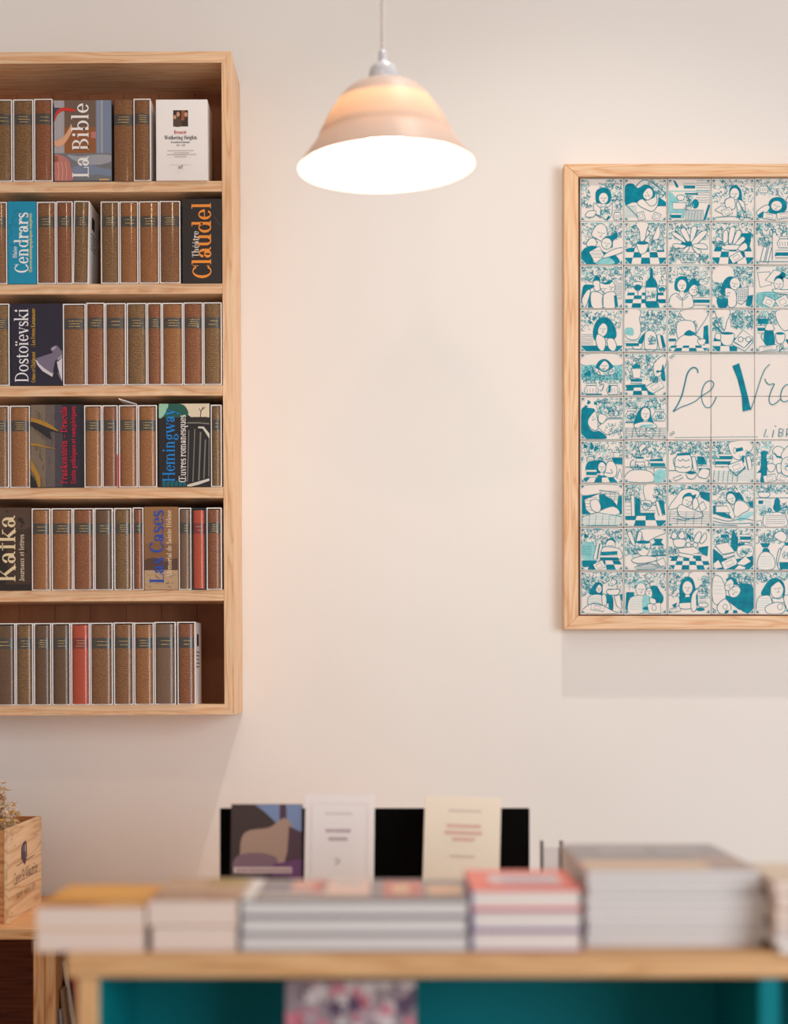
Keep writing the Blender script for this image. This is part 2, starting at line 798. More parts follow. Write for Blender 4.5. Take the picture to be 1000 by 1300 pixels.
class Print:
    """flat layers of ink on a face: u to the right, v up, layers grow towards -y"""

    def __init__(s, to_xz, y=0.0, step=0.00005):
        s.mb = MB()
        s.to = to_xz
        s.y = y - 0.00015
        s.step = step
        s.clip = None

    def poly(s, pts, mi):
        if s.clip:
            a, b, c, d = s.clip
            pts = [(min(c, max(a, x)), min(d, max(b, y))) for x, y in pts]
        vs = [s.to(p) for p in pts]
        s.mb.add([(x, s.y, z) for x, z in vs], [list(range(len(vs)))], mi)

    def layer(s, polys, mi):
        y = s.y
        for i, p in enumerate(polys):      # neighbours never share one plane
            s.y = y - (i % 5) * .000005
            s.poly(p, mi)
        s.y = y - s.step

    def text_up(s, txt, base, cap, y0, y1, mi, T=0.125, t=0.032):
        """title running upwards: baseline at x=base, caps reach x=cap, from row y0 up to row y1"""
        ps, ln = text_polys(txt, T, t)
        k = (y0 - y1) / ln
        h = base - cap
        s.layer([[(base - py * h, y0 - px * k) for px, py in p] for p in ps], mi)

    def text_lr(s, txt, x0, x1, base, cap, mi, T=0.125, t=0.032):
        ps, ln = text_polys(txt, T, t)
        k = (x1 - x0) / ln
        h = base - cap
        s.layer([[(x0 + px * k, base - py * h) for px, py in p] for p in ps], mi)

    def rect(s, x0, y0, x1, y1, mi):
        s.layer([[(x0, y0), (x1, y0), (x1, y1), (x0, y1)]], mi)

# ------------------------------------------------------------------ the room


def struct(name, mb, m):
    return tag(mb.build(name, m), kind='structure')


struct('wall_back', MB().box((-3.2, WALL, -0.1), (3.2, WALL + .15, 4.05)), WALLM)
struct('wall_left', MB().box((-3.2, -1.6, -0.1), (-3.05, WALL, 4.05)), WALLM)
struct('ceiling', MB().box((-3.05, -1.6, 3.92), (3.2, WALL, 4.05)), CEILM)
struct('floor', MB().box((-3.05, -1.6, -0.1), (3.2, WALL, 0.0)), FLOORM)
struct('baseboard_back', MB().box((-3.05, WALL - .014, 0.0), (3.2, WALL, 0.10), bev=.003), mat('baseboard_paint', (232, 224, 218), .6))

# ------------------------------------------------------------------ bookcase
YB = 3.53
K = YB / F                      # metres per pixel at the bookcase front
ANG = -0.0047                   # it hangs a hair out of level
RB = Matrix.Rotation(ANG, 4, 'Y')
B0 = at(295.3, 486, YB)
DEPTH = WALL - YB - 0.001


def bcw(lx, ly, lz):
    return B0 + (RB @ Vector((lx, ly, lz)))


def ux(x, y):
    return (x + 0.0047 * (486 - y) - 295.3) * K


def uz(y):
    return (486 - y) * K


case = thing('bookcase', 'pale pine wall bookcase with six rows of slipcased books', 'bookcase', B0, rot=(0, ANG, 0))
XL, XR = (-62 - 295.3) * K, 0.0
XLi, XRi = XL + 12.5 * K, -12.3 * K
ZT, ZTi, ZB, ZBi = uz(65), uz(79.3), uz(907), uz(894)
MB().prism([(XL, ZT), (XR, ZT), (XRi, ZTi), (XLi, ZTi)], 0, DEPTH).build('top_board', PINE['x'], case)
MB().prism([(XL, ZB), (XLi, ZBi), (XRi, ZBi), (XR, ZB)], 0, DEPTH).build('bottom_board', PINE['x'], case)
MB().prism([(XR, ZT), (XR, ZB), (XRi, ZBi), (XRi, ZTi)], 0, DEPTH).build('side_board', PINE['z'], case)
MB().prism([(XL, ZT), (XLi, ZTi), (XLi, ZBi), (XL, ZB)], 0, DEPTH).build('side_board', PINE['z'], case)
npl = 7
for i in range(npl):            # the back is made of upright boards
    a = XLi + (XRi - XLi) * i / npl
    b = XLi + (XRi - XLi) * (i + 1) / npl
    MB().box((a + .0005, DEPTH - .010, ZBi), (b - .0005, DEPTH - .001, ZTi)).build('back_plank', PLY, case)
SILL = [229.5, 359.5, 488.5, 618.0, 748.5, 894.0]
BOT = [243, 372.5, 502, 632, 762.5]
for sl, bt in zip(SILL, BOT):
    MB().box((XLi, 0.0006, uz(bt)), (XRi, DEPTH - .011, uz(sl)), bev=.0007).build('shelf_board', PINE['x'], case)

BD = 0.112                      # depth of a slipcase
TILT = {}


def place(row, x0, x1, dtop=0.0, lean=0.0, dy=0.0):
    ym = SILL[row] - 52
    c = (ux(x0, ym) + ux(x1, ym)) / 2
    w = (x1 - x0) * K - .0006
    h = (104 + dtop) * K
    z = uz(SILL[row]) + (abs(math.sin(lean)) * w / 2 if lean else 0)
    return bcw(c, -0.0025 + dy, z), w, h, (0, ANG + lean, 0)


def leather_book(row, x0, x1, col, label, dtop=0.0, lean=0.0, case_kind='white', lines=3, seed=0):
    loc, w, h, rot = place(row, x0, x1, dtop, lean)
    r = random.Random(row * 100 + int(x0) + 50)
    root = thing('slipcased_book', label, 'book', loc, 'leather bound volumes in the bookcase', rot)
    t = .0021
    hw = w / 2
    if case_kind != 'none':
        cm = {'white': CARD, 'teal': TEALBOX}[case_kind]
        m = MB()
        m.box((-hw, 0, 0), (-hw + t, BD, h), bev=.0004)
        m.box((hw - t, 0, 0), (hw, BD, h), bev=.0004)
        m.box((-hw + t, 0.0002, h - t), (hw - t, BD, h))
        m.box((-hw + t, 0.0002, 0), (hw - t, BD, t))
        m.box((-hw + t, BD - t, t), (hw - t, BD - .0001, h - t))
        m.build('slipcase', cm, root)
        iw = hw - t - .0004
        zb, zt = t, h - t - .0026
    else:
        iw = hw - .0002
        zb, zt = 0.0, h
    # the volume: a rounded spine in front, boards behind
    n = 12
    arc = []
    for i in range(n + 1):
        a = math.pi * (i / n)
        x = -iw * math.cos(a)
        y = .0042 - .0085 * math.sin(a) ** .8
        arc.append((x, y))
    prof = arc + [(iw, BD - .004), (-iw, BD - .004)]
    vs = [(x, y, zb) for x, y in prof] + [(x, y, zt) for x, y in prof]
    k = len(prof)
    fs = [list(range(k - 1, -1, -1)), list(range(k, 2 * k))]
    for i in range(k):
        j = (i + 1) % k
        fs.append([i, j, j + k, i + k])
    o = MB().add(vs, fs).build('spine', SPINE[col], root)
    smooth_by_angle(o, 40)
    zl1, zl0 = h * (1 - .185), h * (1 - .315)
    vs, fs = [], []
    for i, (x, y) in enumerate(arc):
        vs += [(x, y - .0003, zl0), (x, y - .0003, zl1)]
        if i:
            fs.append([2 * i - 2, 2 * i, 2 * i + 1, 2 * i - 1])
    o = MB().add(vs, fs).build('title_label', BAND_R if col == 'red' else BAND, root)
    smooth_by_angle(o, 60)
    m = MB()
    nl = r.choice([3, 3, 4, 2]) if lines == 3 else lines
    for q in range(nl):
        zc = zl1 - (zl1 - zl0) * (q + 1) / (nl + 1)
        wd = iw * r.uniform(.45, .8)
        x = -wd
        while x < wd:
            g = r.uniform(.0009, .0017)
            hh = r.uniform(.0006, .0010)
            y = .0042 - .0085 * (max(0, 1 - (min(abs(x) + g, iw) / iw) ** 2)) ** .4 - .0006
            m.add([(x, y, zc - hh), (x + g, y, zc - hh), (x + g, y, zc + hh), (x, y, zc + hh)], [(0, 1, 2, 3)])
            x += g + r.choice([.0003, .0003, .0010])
    m.build('gilt_title', GILT, root)
    return root


S1, S2, S3, S4, S5, S6 = ('top shelf', 'second shelf', 'third shelf', 'fourth shelf', 'fifth shelf', 'bottom shelf')
BLUE, ORNG, DOST, RED = 'bright blue slipcase', 'black slipcase with orange letters', 'navy slipcase with an axe', 'grey and navy slipcase with red letters'
HEM, KAF, CAS = 'black slipcase with blue letters', 'dark brown slipcase with large cream letters', 'golden brown slipcase with blue letters'
ROWS = [
    # row 0
    (0, -10, 15.6, 'olive', 'olive leather volume cut off by the frame at the left end of the top shelf', {}),
    (0, 16.8, 42.6, 'olive', 'olive leather volume in white slipcase second from left on the top shelf', {}),
    (0, 43.4, 67, 'redbrown', 'red-brown leather volume just left of the painted slipcase on the top shelf', dict(dtop=.6)),
    (0, 144, 169.3, 'brown', 'brown leather volume without slipcase just right of the painted slipcase on the top shelf', dict(dtop=-1.5, case_kind='none')),
    (0, 169.6, 191.5, 'brown', 'brown leather volume in white slipcase just left of the white box on the top shelf', dict(dtop=.2)),
    # row 1
    (1, -14, 9.3, 'brown', 'brown leather volume left of the bright blue slipcase on the second shelf', {}),
    (1, 47, 71, 'brown', 'brown leather volume just right of the bright blue slipcase on the second shelf', {}),
    (1, 71.6, 92.4, 'redbrown', 'narrow red-brown leather volume between a brown one and a leaning one on the second shelf', dict(dtop=.4)),
    (1, 92.4, 112.2, 'olive', 'olive leather volume in white slipcase leaning to the right on the second shelf', dict(dtop=.6, lean=.020)),
    (1, 128, 151.4, 'olive', 'olive leather volume right of the gap on the second shelf', {}),
    (1, 151.9, 175.6, 'tan', 'tan leather volume second right of the gap on the second shelf', {}),
    (1, 176.6, 202, 'tan', 'tan leather volume with a gold streak, third right of the gap on second shelf', {}),
    (1, 202.6, 229, 'brown', 'brown leather volume just left of the black slipcase with orange letters', dict(dtop=.3)),
    # row 2
    (2, -14, 12.2, 'olive', 'olive leather volume left of the navy slipcase with an axe', {}),
    (2, 80, 109, 'brown', 'broad brown leather volume just right of the navy slipcase with an axe', dict(dtop=-.6)),
    (2, 109.6, 133.2, 'redbrown', 'red-brown leather volume second right of the axe slipcase on the third shelf', dict(dtop=.6)),
    (2, 133.8, 160, 'brown', 'brown leather volume third right of the axe slipcase on the third shelf', {}),
    (2, 161, 186.4, 'olive', 'olive leather volume near the middle of the third shelf', {}),
    (2, 187, 205.4, 'redbrown', 'narrowest red-brown leather volume on the third shelf', {}),
    (2, 205.8, 232.3, 'tan', 'orange-tan leather volume on the third shelf, third from the right end', {}),
    (2, 232.8, 257.6, 'redbrown', 'red-brown leather volume on the third shelf, second from the right end', dict(dtop=.4)),
    (2, 258.2, 281.6, 'olive', 'olive leather volume at the right end of the third shelf', dict(dtop=.4)),
    # row 3
    (3, -14, 11.6, 'brown', 'brown leather volume cut off by the frame at the left end of the fourth shelf', {}),
    (3, 12.8, 38.4, 'tan', 'tan leather volume just left of the slipcase with red letters on the fourth shelf', {}),
    (3, 107, 129.4, 'tan', 'tan leather volume just right of the slipcase with red letters on the fourth shelf', {}),
    (3, 130, 149.6, 'redbrown', 'red-brown leather volume beside the red ribbon on the fourth shelf', {}),
    (3, 151, 174.6, 'tan', 'tan leather volume under a torn paper flap on the fourth shelf', {}),
    (3, 175.4, 199.4, 'tan', 'tan leather volume just left of the black slipcase with blue letters', {}),
    (3, 267.6, 281.4, 'olive', 'olive leather volume squeezed in at the right end of the fourth shelf', {}),
    # row 4
    (4, 40.4, 64.2, 'tan', 'tan leather volume just right of the dark brown slipcase on the fifth shelf', {}),
    (4, 65.6, 92.4, 'tan', 'tan leather volume second right of the dark brown slipcase on the fifth shelf', {}),
    (4, 93, 119.4, 'redbrown', 'red-brown leather volume third right of the dark brown slipcase on the fifth shelf', {}),
    (4, 120, 143.4, 'dark', 'dark brown leather volume in the middle of the fifth shelf', {}),
    (4, 145, 167, 'olive', 'olive leather volume beside a very thin one on the fifth shelf', {}),
    (4, 168.6, 182.4, 'redbrown', 'thinnest leather volume, left of the golden brown slipcase', dict(dtop=.6)),
    (4, 226.8, 243, 'grey', 'thin grey-brown leather volume just right of the golden brown slipcase', {}),
    (4, 243.2, 261.8, 'red', 'bright red-brown leather volume in a dark teal slipcase on the fifth shelf', dict(dtop=-.6, case_kind='teal')),
    (4, 262.2, 281.5, 'redbrown', 'red-brown leather volume at the right end of the fifth shelf', {}),
    # row 5
    (5, -8, 19.8, 'dark', 'dark brown leather volume cut off at the left end of the bottom shelf', {}),
    (5, 20.4, 42.4, 'olive', 'olive leather volume second from left on the bottom shelf', {}),
    (5, 43.2, 65.2, 'dark', 'dark brown leather volume third from left on the bottom shelf', {}),
    (5, 66.2, 89.6, 'dark', 'dark brown leather volume just left of the all red one on the bottom shelf', {}),
    (5, 90.4, 114.2, 'red', 'all red leather volume on the bottom shelf', {}),
    (5, 114.8, 143.2, 'brown', 'broad brown leather volume just right of the all red one', {}),
    (5, 144.6, 169.6, 'brown', 'brown leather volume second right of the all red one on the bottom shelf', dict(dtop=.4)),
    (5, 170.4, 195.4, 'tan', 'tan leather volume third right of the all red one on the bottom shelf', {}),
    (5, 196.2, 223.2, 'grey', 'grey-brown leather volume, second from right on the bottom shelf', dict(dtop=.8)),
    (5, 225.2, 248.2, 'redbrown', 'red-brown leather volume beside the empty space on the bottom shelf', dict(dtop=.8)),
]
for row, x0, x1, col, label, kw in ROWS:
    bk = leather_book(row, x0, x1, col, label, **kw)
    if row == 3 and 130 <= x0 < 131:
        MB().box((.0165, -.0034, 0.0), (.0195, -.0016, .070)).build('ribbon', mat('red_ribbon', (190, 24, 44), .6), bk)
    if row == 3 and 151 <= x0 < 152:
        fl = MB()
        fl.add([(-.0195, -.004, .1905), (.0190, -.002, .1790), (.0195, .05, .1775), (-.0185, .05, .1885),
                (-.0190, -.004, .1885), (.0190, -.0015, .1775), (.0195, .05, .1765), (-.0185, .05, .1870)],
               [(0, 1, 2, 3), (7, 6, 5, 4), (0, 4, 5, 1), (1, 5, 6, 2), (2, 6, 7, 3), (3, 7, 4, 0)])
        tag(fl.build('paper_flap', CARD, bk), 'torn white paper flap sticking up')
    if (row == 1 and 92 < x0 < 93) or (row == 5 and x0 > 225):
        # photograph and lines of print on the slipcase side that faces us
        w = (x1 - x0) * K / 2 - .0003
        sp = MB()
        sp.add([(w + .0002, .030, .126), (w + .0002, .062, .126), (w + .0002, .062, .152), (w + .0002, .030, .152)], [(0, 1, 2, 3)])
        for q in range(5):
            zz = .112 - q * .008
            sp.add([(w + .0002, .020, zz), (w + .0002, .075 - .006 * (q % 3), zz), (w + .0002, .075 - .006 * (q % 3), zz + .002), (w + .0002, .020, zz + .002)], [(0, 1, 2, 3)])
        sp.build('side_print', BLACKINK, bk)

# ------------------------------------------------------------------ printed slipcases


def printed_box(name, row, x0, x1, label, mats, base, dtop, art, depth=BD):
    loc, w, h, rot = place(row, x0, x1, dtop)
    root = thing(name, label, 'book', loc, 'printed slipcases in the bookcase', rot)
    MB().box((-w / 2, 0, 0), (w / 2, depth, h), bev=.0008).build('box', base, root)
    xc = (x0 + x1) / 2
    yb = SILL[row] + .0047 * (295 - xc)
    p = Print(lambda q: ((q[0] - xc) * K, (yb - q[1]) * K))
    p.clip = (x0 + .5, yb - h / K + .5, x1 - .5, yb - .3)
    art(p)
    p.mb.build('cover_print', mats, root)
    return root


def flat(*cols):
    return [mat('print_ink', c, .45) for c in cols]


# painted slipcase: sitting figure in a stone hall (a plain stand-in for the painting)
def art(p):
    y0, y1 = 127.6, 230
    p.rect(68.9, y0, 141.5, 197, 1)
    p.rect(69.2, y0, 82, 196, 0)
    for x in (71.5, 74.5, 78, 80.5):
        p.rect(x, y0, x + .8, 196, 7)
    p.rect(82, 162, 122, 195, 2)
    p.rect(116, 168, 122, 176, 8)
    p.rect(94, y0 + 1, 112, 136, 1)
    p.rect(122, y0, 141.5, 195, 3)
    p.rect(124.5, y0, 125.5, 195, 7)
    p.rect(128, y0, 131, 195, 7)
    p.rect(68.9, 195, 141.5, 229.6, 4)
    p.layer([cr([(86, 197), (100, 199), (122, 197), (141, 198), (141, 206), (120, 210), (96, 205)], True, 4)], 7)
    p.layer([cr([(92, 214), (110, 209), (130, 214), (141, 216), (141, 224), (120, 222), (98, 226)], True, 4)], 3)
    p.layer([[(69.2, 152), (69.2, 137), (78, 137.5), (73, 143), (70.5, 150)]], 9)
    p.layer([cr([(69.2, 154), (71, 144), (77, 138), (86, 137.4), (96, 139.8), (96, 142), (86, 141.8), (79, 142), (73, 147), (70, 154)], True, 4)], 5)
    p.layer([cr([(69.2, 180), (75, 178), (82, 173), (88, 164), (91, 158), (92, 163), (91.5, 168), (86, 178), (80, 185), (73, 187), (69.2, 184)], True, 4)], 6)
    p.layer([cr([(69.2, 199), (78, 198), (86, 202), (90, 212), (92, 229.5), (69.2, 229.5)], True, 4)], 8)
    for x in (73, 78, 83):
        p.layer(strip(cr([(x, 206), (x + 2, 216), (x + 1, 229)], n=4), .8), 6)
    p.layer([cr([(69.2, 199), (73, 199.5), (74, 205), (69.2, 206)], True, 3)], 2)
    p.rect(126, 228, 138.5, 229.6, 10)
    p.text_up('La Bible', 112.8, 92, 227, 131.5, 11, T=.12, t=.036)


printed_box('slipcased_book', 0, 68.7, 142, 'painted slipcase with white title and a pink robe on the top shelf',
            flat((176, 168, 170), (112, 88, 74), (150, 88, 46), (122, 134, 158), (116, 118, 122), (206, 52, 36), (226, 168, 132),
                 (160, 160, 170), (190, 118, 112), (64, 66, 84), (230, 178, 110), (246, 240, 238)), mat('slate_card', (92, 98, 116), .45), -1.2, art)


def art(p):
    p.layer(strip(cr([(11.5, 302), (15.5, 296), (12, 287), (16, 286)], n=4), .5), 1)
    p.layer(strip(cr([(17, 273), (22, 267), (27, 270), (25, 274), (20, 275), (16, 280), (20, 287), (25, 285)], n=4), .5), 1)
    p.layer(strip([(11, 312), (24, 311), (36, 313)], .4), 1)
    p.rect(10.8, 254.6, 46.2, 256.2, 3)
    p.text_up('Cendrars', 36.2, 19, 347, 270, 0)
    p.text_up('Blaise', 21.8, 16.4, 328, 313, 0)
    p.text_up('Œuvres autobiographiques complètes', 40.8, 37, 346, 271.5, 2, T=.15, t=.06)


printed_box('slipcased_book', 1, 10, 46.4, 'bright blue slipcase with white lettering on the second shelf',
            flat((244, 244, 244), (10, 78, 106), (232, 226, 150), (70, 178, 208)), mat('cyan_card', (0, 142, 178), .45), .8, art)


def art(p):
    p.text_up('Claudel', 268, 244.6, 354, 257, 0)
    p.text_up('Théâtre', 252.2, 244, 327, 293.6, 1)
    p.layer(strip([(272, 275), (279.4, 287)], .5), 2)


printed_box('slipcased_book', 1, 231.4, 281.4, 'black slipcase with large orange lettering at the right end of the second shelf',
            flat((244, 146, 46), (238, 226, 216), (96, 88, 84)), mat('black_card', (34, 26, 28), .5), 3.0, art)


def art(p):
    f = lambda q: [(a / 6.667, 370 + b / 6.667) for a, b in q]
    p.layer([f([(298, 575), (318, 625), (360, 675), (444, 726), (452, 690), (380, 650), (330, 600)])], 3)
    p.layer([f([(306, 568), (450, 522), (440, 505), (428, 492), (440, 474), (472, 460), (486, 462), (528, 512), (528, 532), (488, 572), (468, 590), (456, 640), (446, 700), (380, 656), (330, 612)])], 2)
    p.layer([f([(436, 492), (446, 478), (474, 466), (480, 474), (448, 504)])], 4)
    p.layer([f([(482, 600), (500, 590), (529, 560), (529, 764), (505, 700), (492, 650)])], 3)
    p.layer([f([(486, 590), (488, 572), (528, 534), (528, 556)])], 4)
    p.layer(strip(f([(492, 690), (508, 730), (529, 766)]), .8), 5)
    p.text_up('Dostoïevski', 36.2, 19.2, 485.6, 391.6, 0, T=.105)
    p.text_up('Crime et Châtiment', 45, 40, 486, 447, 1, T=.15, t=.05)
    p.text_up('| Les Frères Karamazov', 45, 40, 441, 391.8, 1, T=.15, t=.05)


printed_box('slipcased_book', 2, 14, 79.6, 'navy slipcase with white title and a grey axe on the third shelf',
            flat((244, 240, 244), (206, 160, 44), (118, 108, 128), (214, 204, 212), (172, 162, 180), (150, 130, 140)), mat('navy_card', (32, 25, 48), .5), .2, art)


def art(p):
    f = lambda q: [(a / 6.667, 500 + b / 6.667) for a, b in q]
    p.rect(39.2, 513.6, 58, 618.4, 0)
    p.rect(58, 513.6, 70, 618.4, 1)
    p.rect(70, 513.6, 80, 618.4, 2)
    r = random.Random(5)
    for k in range(38):
        x = r.uniform(41, 72)
        y = r.uniform(516, 612)
        p.layer(strip(cr([(x, y), (x + r.uniform(-2, 2), y + 4), (x + r.uniform(-2, 3), y + r.uniform(5, 12))], n=3), r.uniform(.3, .8)), r.choice([1, 5, 2, 6]))
    p.layer([cr(f([(264, 205), (340, 222), (430, 262), (500, 320), (440, 300), (350, 262), (264, 238)]), True, 4)], 3)
    p.layer([cr(f([(264, 236), (350, 262), (430, 300), (540, 335), (430, 320), (440, 388), (380, 350), (264, 268)]), True, 3)], 4)
    p.layer([cr(f([(264, 418), (330, 428), (400, 448), (480, 468), (400, 458), (320, 444), (264, 436)]), True, 3)], 3)
    p.layer([cr(f([(264, 560), (300, 620), (340, 700), (344, 786), (322, 786), (300, 700), (264, 640)]), True, 3)], 3)
    p.layer([cr(f([(264, 690), (290, 720), (322, 786), (264, 786)]), True, 3)], 4)
    p.rect(104, 513.6, 106, 618.4, 4)
    p.text_up('Frankenstein – Dracula', 85.6, 77.4, 614.7, 516.5, 7, T=.13, t=.05)
    p.text_up('Écrits gothiques et vampiriques', 96.4, 90.4, 614.7, 516.5, 7, T=.14, t=.055)


printed_box('slipcased_book', 3, 39, 106.2, 'grey and navy slipcase with red title and claw picture on the fourth shelf',
            flat((122, 104, 86), (100, 88, 84), (70, 62, 72), (170, 124, 40), (34, 30, 34), (132, 116, 98), (84, 70, 50), (206, 22, 58)), mat('blue_black_card', (36, 32, 46), .5), 1.4, art)


def art(p):
    f = lambda q: [(140 + a / 6.25, 500 + b / 6.25) for a, b in q]
    p.rect(202, 512.2, 236, 530, 1)
    p.layer([cr(f([(390, 80), (460, 80), (450, 130), (420, 180), (388, 190)]), True, 3)], 2)
    p.layer([f([(560, 78), (788, 78), (788, 222), (640, 185), (600, 150), (580, 100)])], 3)
    p.layer([cr(f([(470, 80), (570, 84), (610, 120), (620, 170), (560, 190), (500, 160)]), True, 3)], 1)
    p.layer([cr(f([(640, 190), (700, 186), (788, 190), (788, 235), (640, 235)]), True, 3)], 4)
    p.layer(strip(f([(715, 190), (722, 140), (742, 104)]), 1.0), 4)
    p.layer(strip(f([(722, 145), (706, 118)]), .8), 4)
    p.layer(strip(f([(728, 130), (758, 108)]), .7), 4)
    p.layer(strip(f([(610, 232), (700, 232), (788, 240)]), 1.6), 5)
    for (a, b, c, d, w) in ((625, 290, 612, 700, 1.2), (672, 280, 655, 700, 1.2), (718, 305, 702, 690, 1.8), (756, 365, 742, 675, 1.6), (786, 340, 782, 660, 1.2)):
        p.layer(strip(f([(a, b), (c, d)]), w), 5)
    p.layer([f([(698, 262), (742, 262), (788, 318), (788, 360), (735, 278), (698, 274)])], 6)
    p.layer([f([(610, 722), (690, 700), (786, 672), (786, 692), (700, 722), (640, 737), (610, 737)])], 6)
    for k in range(6):
        x = 206 + k * 5.2
        p.layer([[(x, 611 + k % 2), (x + 4.4, 610), (x + 4.2, 617.8), (x, 617.8)]], 7)
    p.text_up('Hemingway', 222, 206.4, 612, 518.6, 0)
    p.text_up('Œuvres romanesques', 236, 227, 612.6, 527, 8, T=.12, t=.045)


printed_box('slipcased_book', 3, 201.4, 267.2, 'black slipcase with blue title and a white railing picture on the fourth shelf',
            flat((0, 126, 206), (20, 84, 72), (150, 196, 168), (222, 204, 178), (36, 28, 26), (122, 118, 108), (214, 204, 192), (6, 92, 104), (240, 232, 228)),
            mat('night_card', (26, 20, 22), .5), 2.0, art)


def art(p):
    p.rect(-19, 644.5, 39.2, 672, 1)
    p.layer([cr([(-19, 668), (0, 674), (14, 668), (28, 676), (39, 670), (39, 690), (20, 684), (-19, 690)], True, 4)], 2)
    p.layer([cr([(-19, 700), (6, 694), (10, 716), (4, 749), (-19, 749)], True, 4)], 3)
    p.rect(5, 742, 39.2, 749.4, 3)
    for (x, y, r) in ((27, 660.5, 3), (30, 664, 2), (24.5, 659, 1.6), (9.6, 649.6, 1.2), (32, 700, 2), (28, 668, 1.4)):
        p.layer([cr([(x + r * math.cos(k) * (1 + .4 * math.sin(3 * k)), y + r * math.sin(k)) for k in range(6)], True, 3)], 3)
    p.text_up('Kafka', 19.8, -5, 739.5, 654, 0, T=.115)
    p.text_up('Journaux et lettres', 30.9, 24.6, 738, 678.6, 4, T=.12, t=.045)


printed_box('slipcased_book', 4, -20, 39.6, 'dark brown slipcase with large cream title at the left end of the fifth shelf',
            flat((232, 208, 166), (82, 58, 44), (60, 42, 32), (38, 26, 20), (226, 206, 182)), mat('sepia_card', (66, 46, 34), .5), 1.4, art)


def art(p):
    p.rect(183.2, 643.4, 226.2, 700, 0)
    p.rect(183.2, 690, 226.2, 712, 1)
    p.layer([cr([(183.2, 712), (196, 708), (210, 713), (226.2, 709), (226.2, 727), (210, 723), (183.2, 726)], True, 3)], 2)
    p.rect(183.2, 724, 226.2, 748.6, 3)
    r = random.Random(9)
    for k in range(16):
        x = r.uniform(184, 220)
        y = r.uniform(726, 746)
        p.layer(strip([(x, y), (x + r.uniform(2, 6), y + r.uniform(-1, 3))], r.uniform(.4, 1)), r.choice([0, 2, 6]))
    p.text_up('Las Cases', 208, 190.2, 741, 647.6, 4, T=.13)
    p.text_up('Mémorial de Sainte-Hélène', 217.8, 211.6, 732, 648, 5, T=.12, t=.045)


printed_box('slipcased_book', 4, 183, 226.4, 'golden brown slipcase with blue title and pale ground on the fifth shelf',
            flat((146, 102, 64), (132, 90, 58), (88, 58, 44), (186, 152, 118), (24, 70, 168), (238, 214, 180), (150, 112, 80)), mat('ochre_card', (144, 100, 62), .5), 1.4, art)


def art(p):
    f = lambda q: [(140 + a / 5.556, 60 + b / 5.556) for a, b in q]
    p.layer([f([(445, 447), (550, 447), (550, 562), (445, 562)])], 0)
    p.layer([f([(505, 447), (528, 447), (525, 520), (500, 520)])], 1)
    p.layer([cr(f([(458, 500), (480, 498), (500, 520), (504, 560), (448, 560), (450, 520)]), True, 3)], 2)
    for (x, y, a, b) in ((480, 476, 12, 18), (457, 496, 10, 15), (535, 478, 11, 17)):
        p.layer([f([(x + a * math.cos(k * .628), y + b * math.sin(k * .628)) for k in range(10)])], 3)
    p.text_lr('Brontë', 221, 237, 170.4, 166, 4, T=.16, t=.06)
    p.text_lr('Wuthering Heights', 209, 250, 177.4, 172.6, 5, T=.15, t=.06)
    p.text_lr('et autres romans', 217, 241, 182, 179.6, 5, T=.15, t=.08)
    p.text_lr('1847 – 1848', 224, 235, 186, 183.8, 6, T=.15, t=.08)
    for (y, a, b) in ((191.4, 213, 245), (194.4, 221, 239), (196.6, 212, 249), (199.4, 222, 237)):
        x = a
        r = random.Random(int(y))
        while x < b:
            w = r.uniform(.8, 2.4)
            p.rect(x, y, x + w, y + .8, 7)
            x += w + .5
    p.rect(215, 210, 243, 210.3, 7)
    p.text_lr('nrf', 226.6, 232, 215, 210.6, 5, T=.14, t=.07)


printed_box('slipcased_book', 0, 198, 263.6, 'white boxed volume with a small dark portrait at right end of the top shelf',
            flat((56, 34, 28), (150, 84, 48), (82, 62, 44), (206, 156, 124), (196, 40, 50), (40, 36, 40), (110, 104, 106), (160, 152, 154)), CARD, -1.0, art, .095)

# ------------------------------------------------------------------ tiled panel
YT = 3.697                      # plane of the tile faces
KT = YT / F
YFR = 3.688                     # plane of the frame front
KF = YFR / F
PITCH = 55.42
TX0, TY0 = 736.0, 226.2
NC, NR = 9, 10
P0 = at(736, 780, YT)
panel = thing('tiled_panel', 'panel of painted turquoise tiles in a pale pine frame', 'tile panel', P0)


def pl(px, py, Y):
    v = at(px, py, Y) - P0
    return v


FX1 = TX0 + NC * PITCH
ox0, oz0 = pl(716, 799, YFR).x, pl(716, 799, YFR).z
oz1 = pl(716, 207.6, YFR).z
ix0, iz0 = pl(734, 782, YFR).x, pl(734, 782, YFR).z
iz1 = pl(734, 224, YFR).z
ix1 = pl(FX1 + 2, 0, YFR).x
ox1 = ix1 + (ix0 - ox0)
yf, yb = YFR - YT, WALL - YT - .0005
for nm, pts, ax in (('frame_side', [(ox0, oz0), (ix0, iz0), (ix0, iz1), (ox0, oz1)], 'z'),
                    ('frame_rail', [(ox0, oz1), (ix0, iz1), (ix1, iz1), (ox1, oz1)], 'x'),
                    ('frame_side', [(ox1, oz1), (ix1, iz1), (ix1, iz0), (ox1, oz0)], 'z'),
                    ('frame_rail', [(ox1, oz0), (ix1, iz0), (ix0, iz0), (ox0, oz0)], 'x')):
    m = MB().prism([(x, z) for x, z in pts][::-1], yf, yb)
    o = m.build(nm, PINE[ax], panel)
    bv = o.modifiers.new('edge', 'BEVEL')
    bv.width = .0015
    bv.segments = 2
    bv.limit_method = 'ANGLE'
MB().box((ix0, .0075, iz0), (ix1, .016, iz1)).build('backing_board', mat('grout', (128, 92, 80), .9), panel)

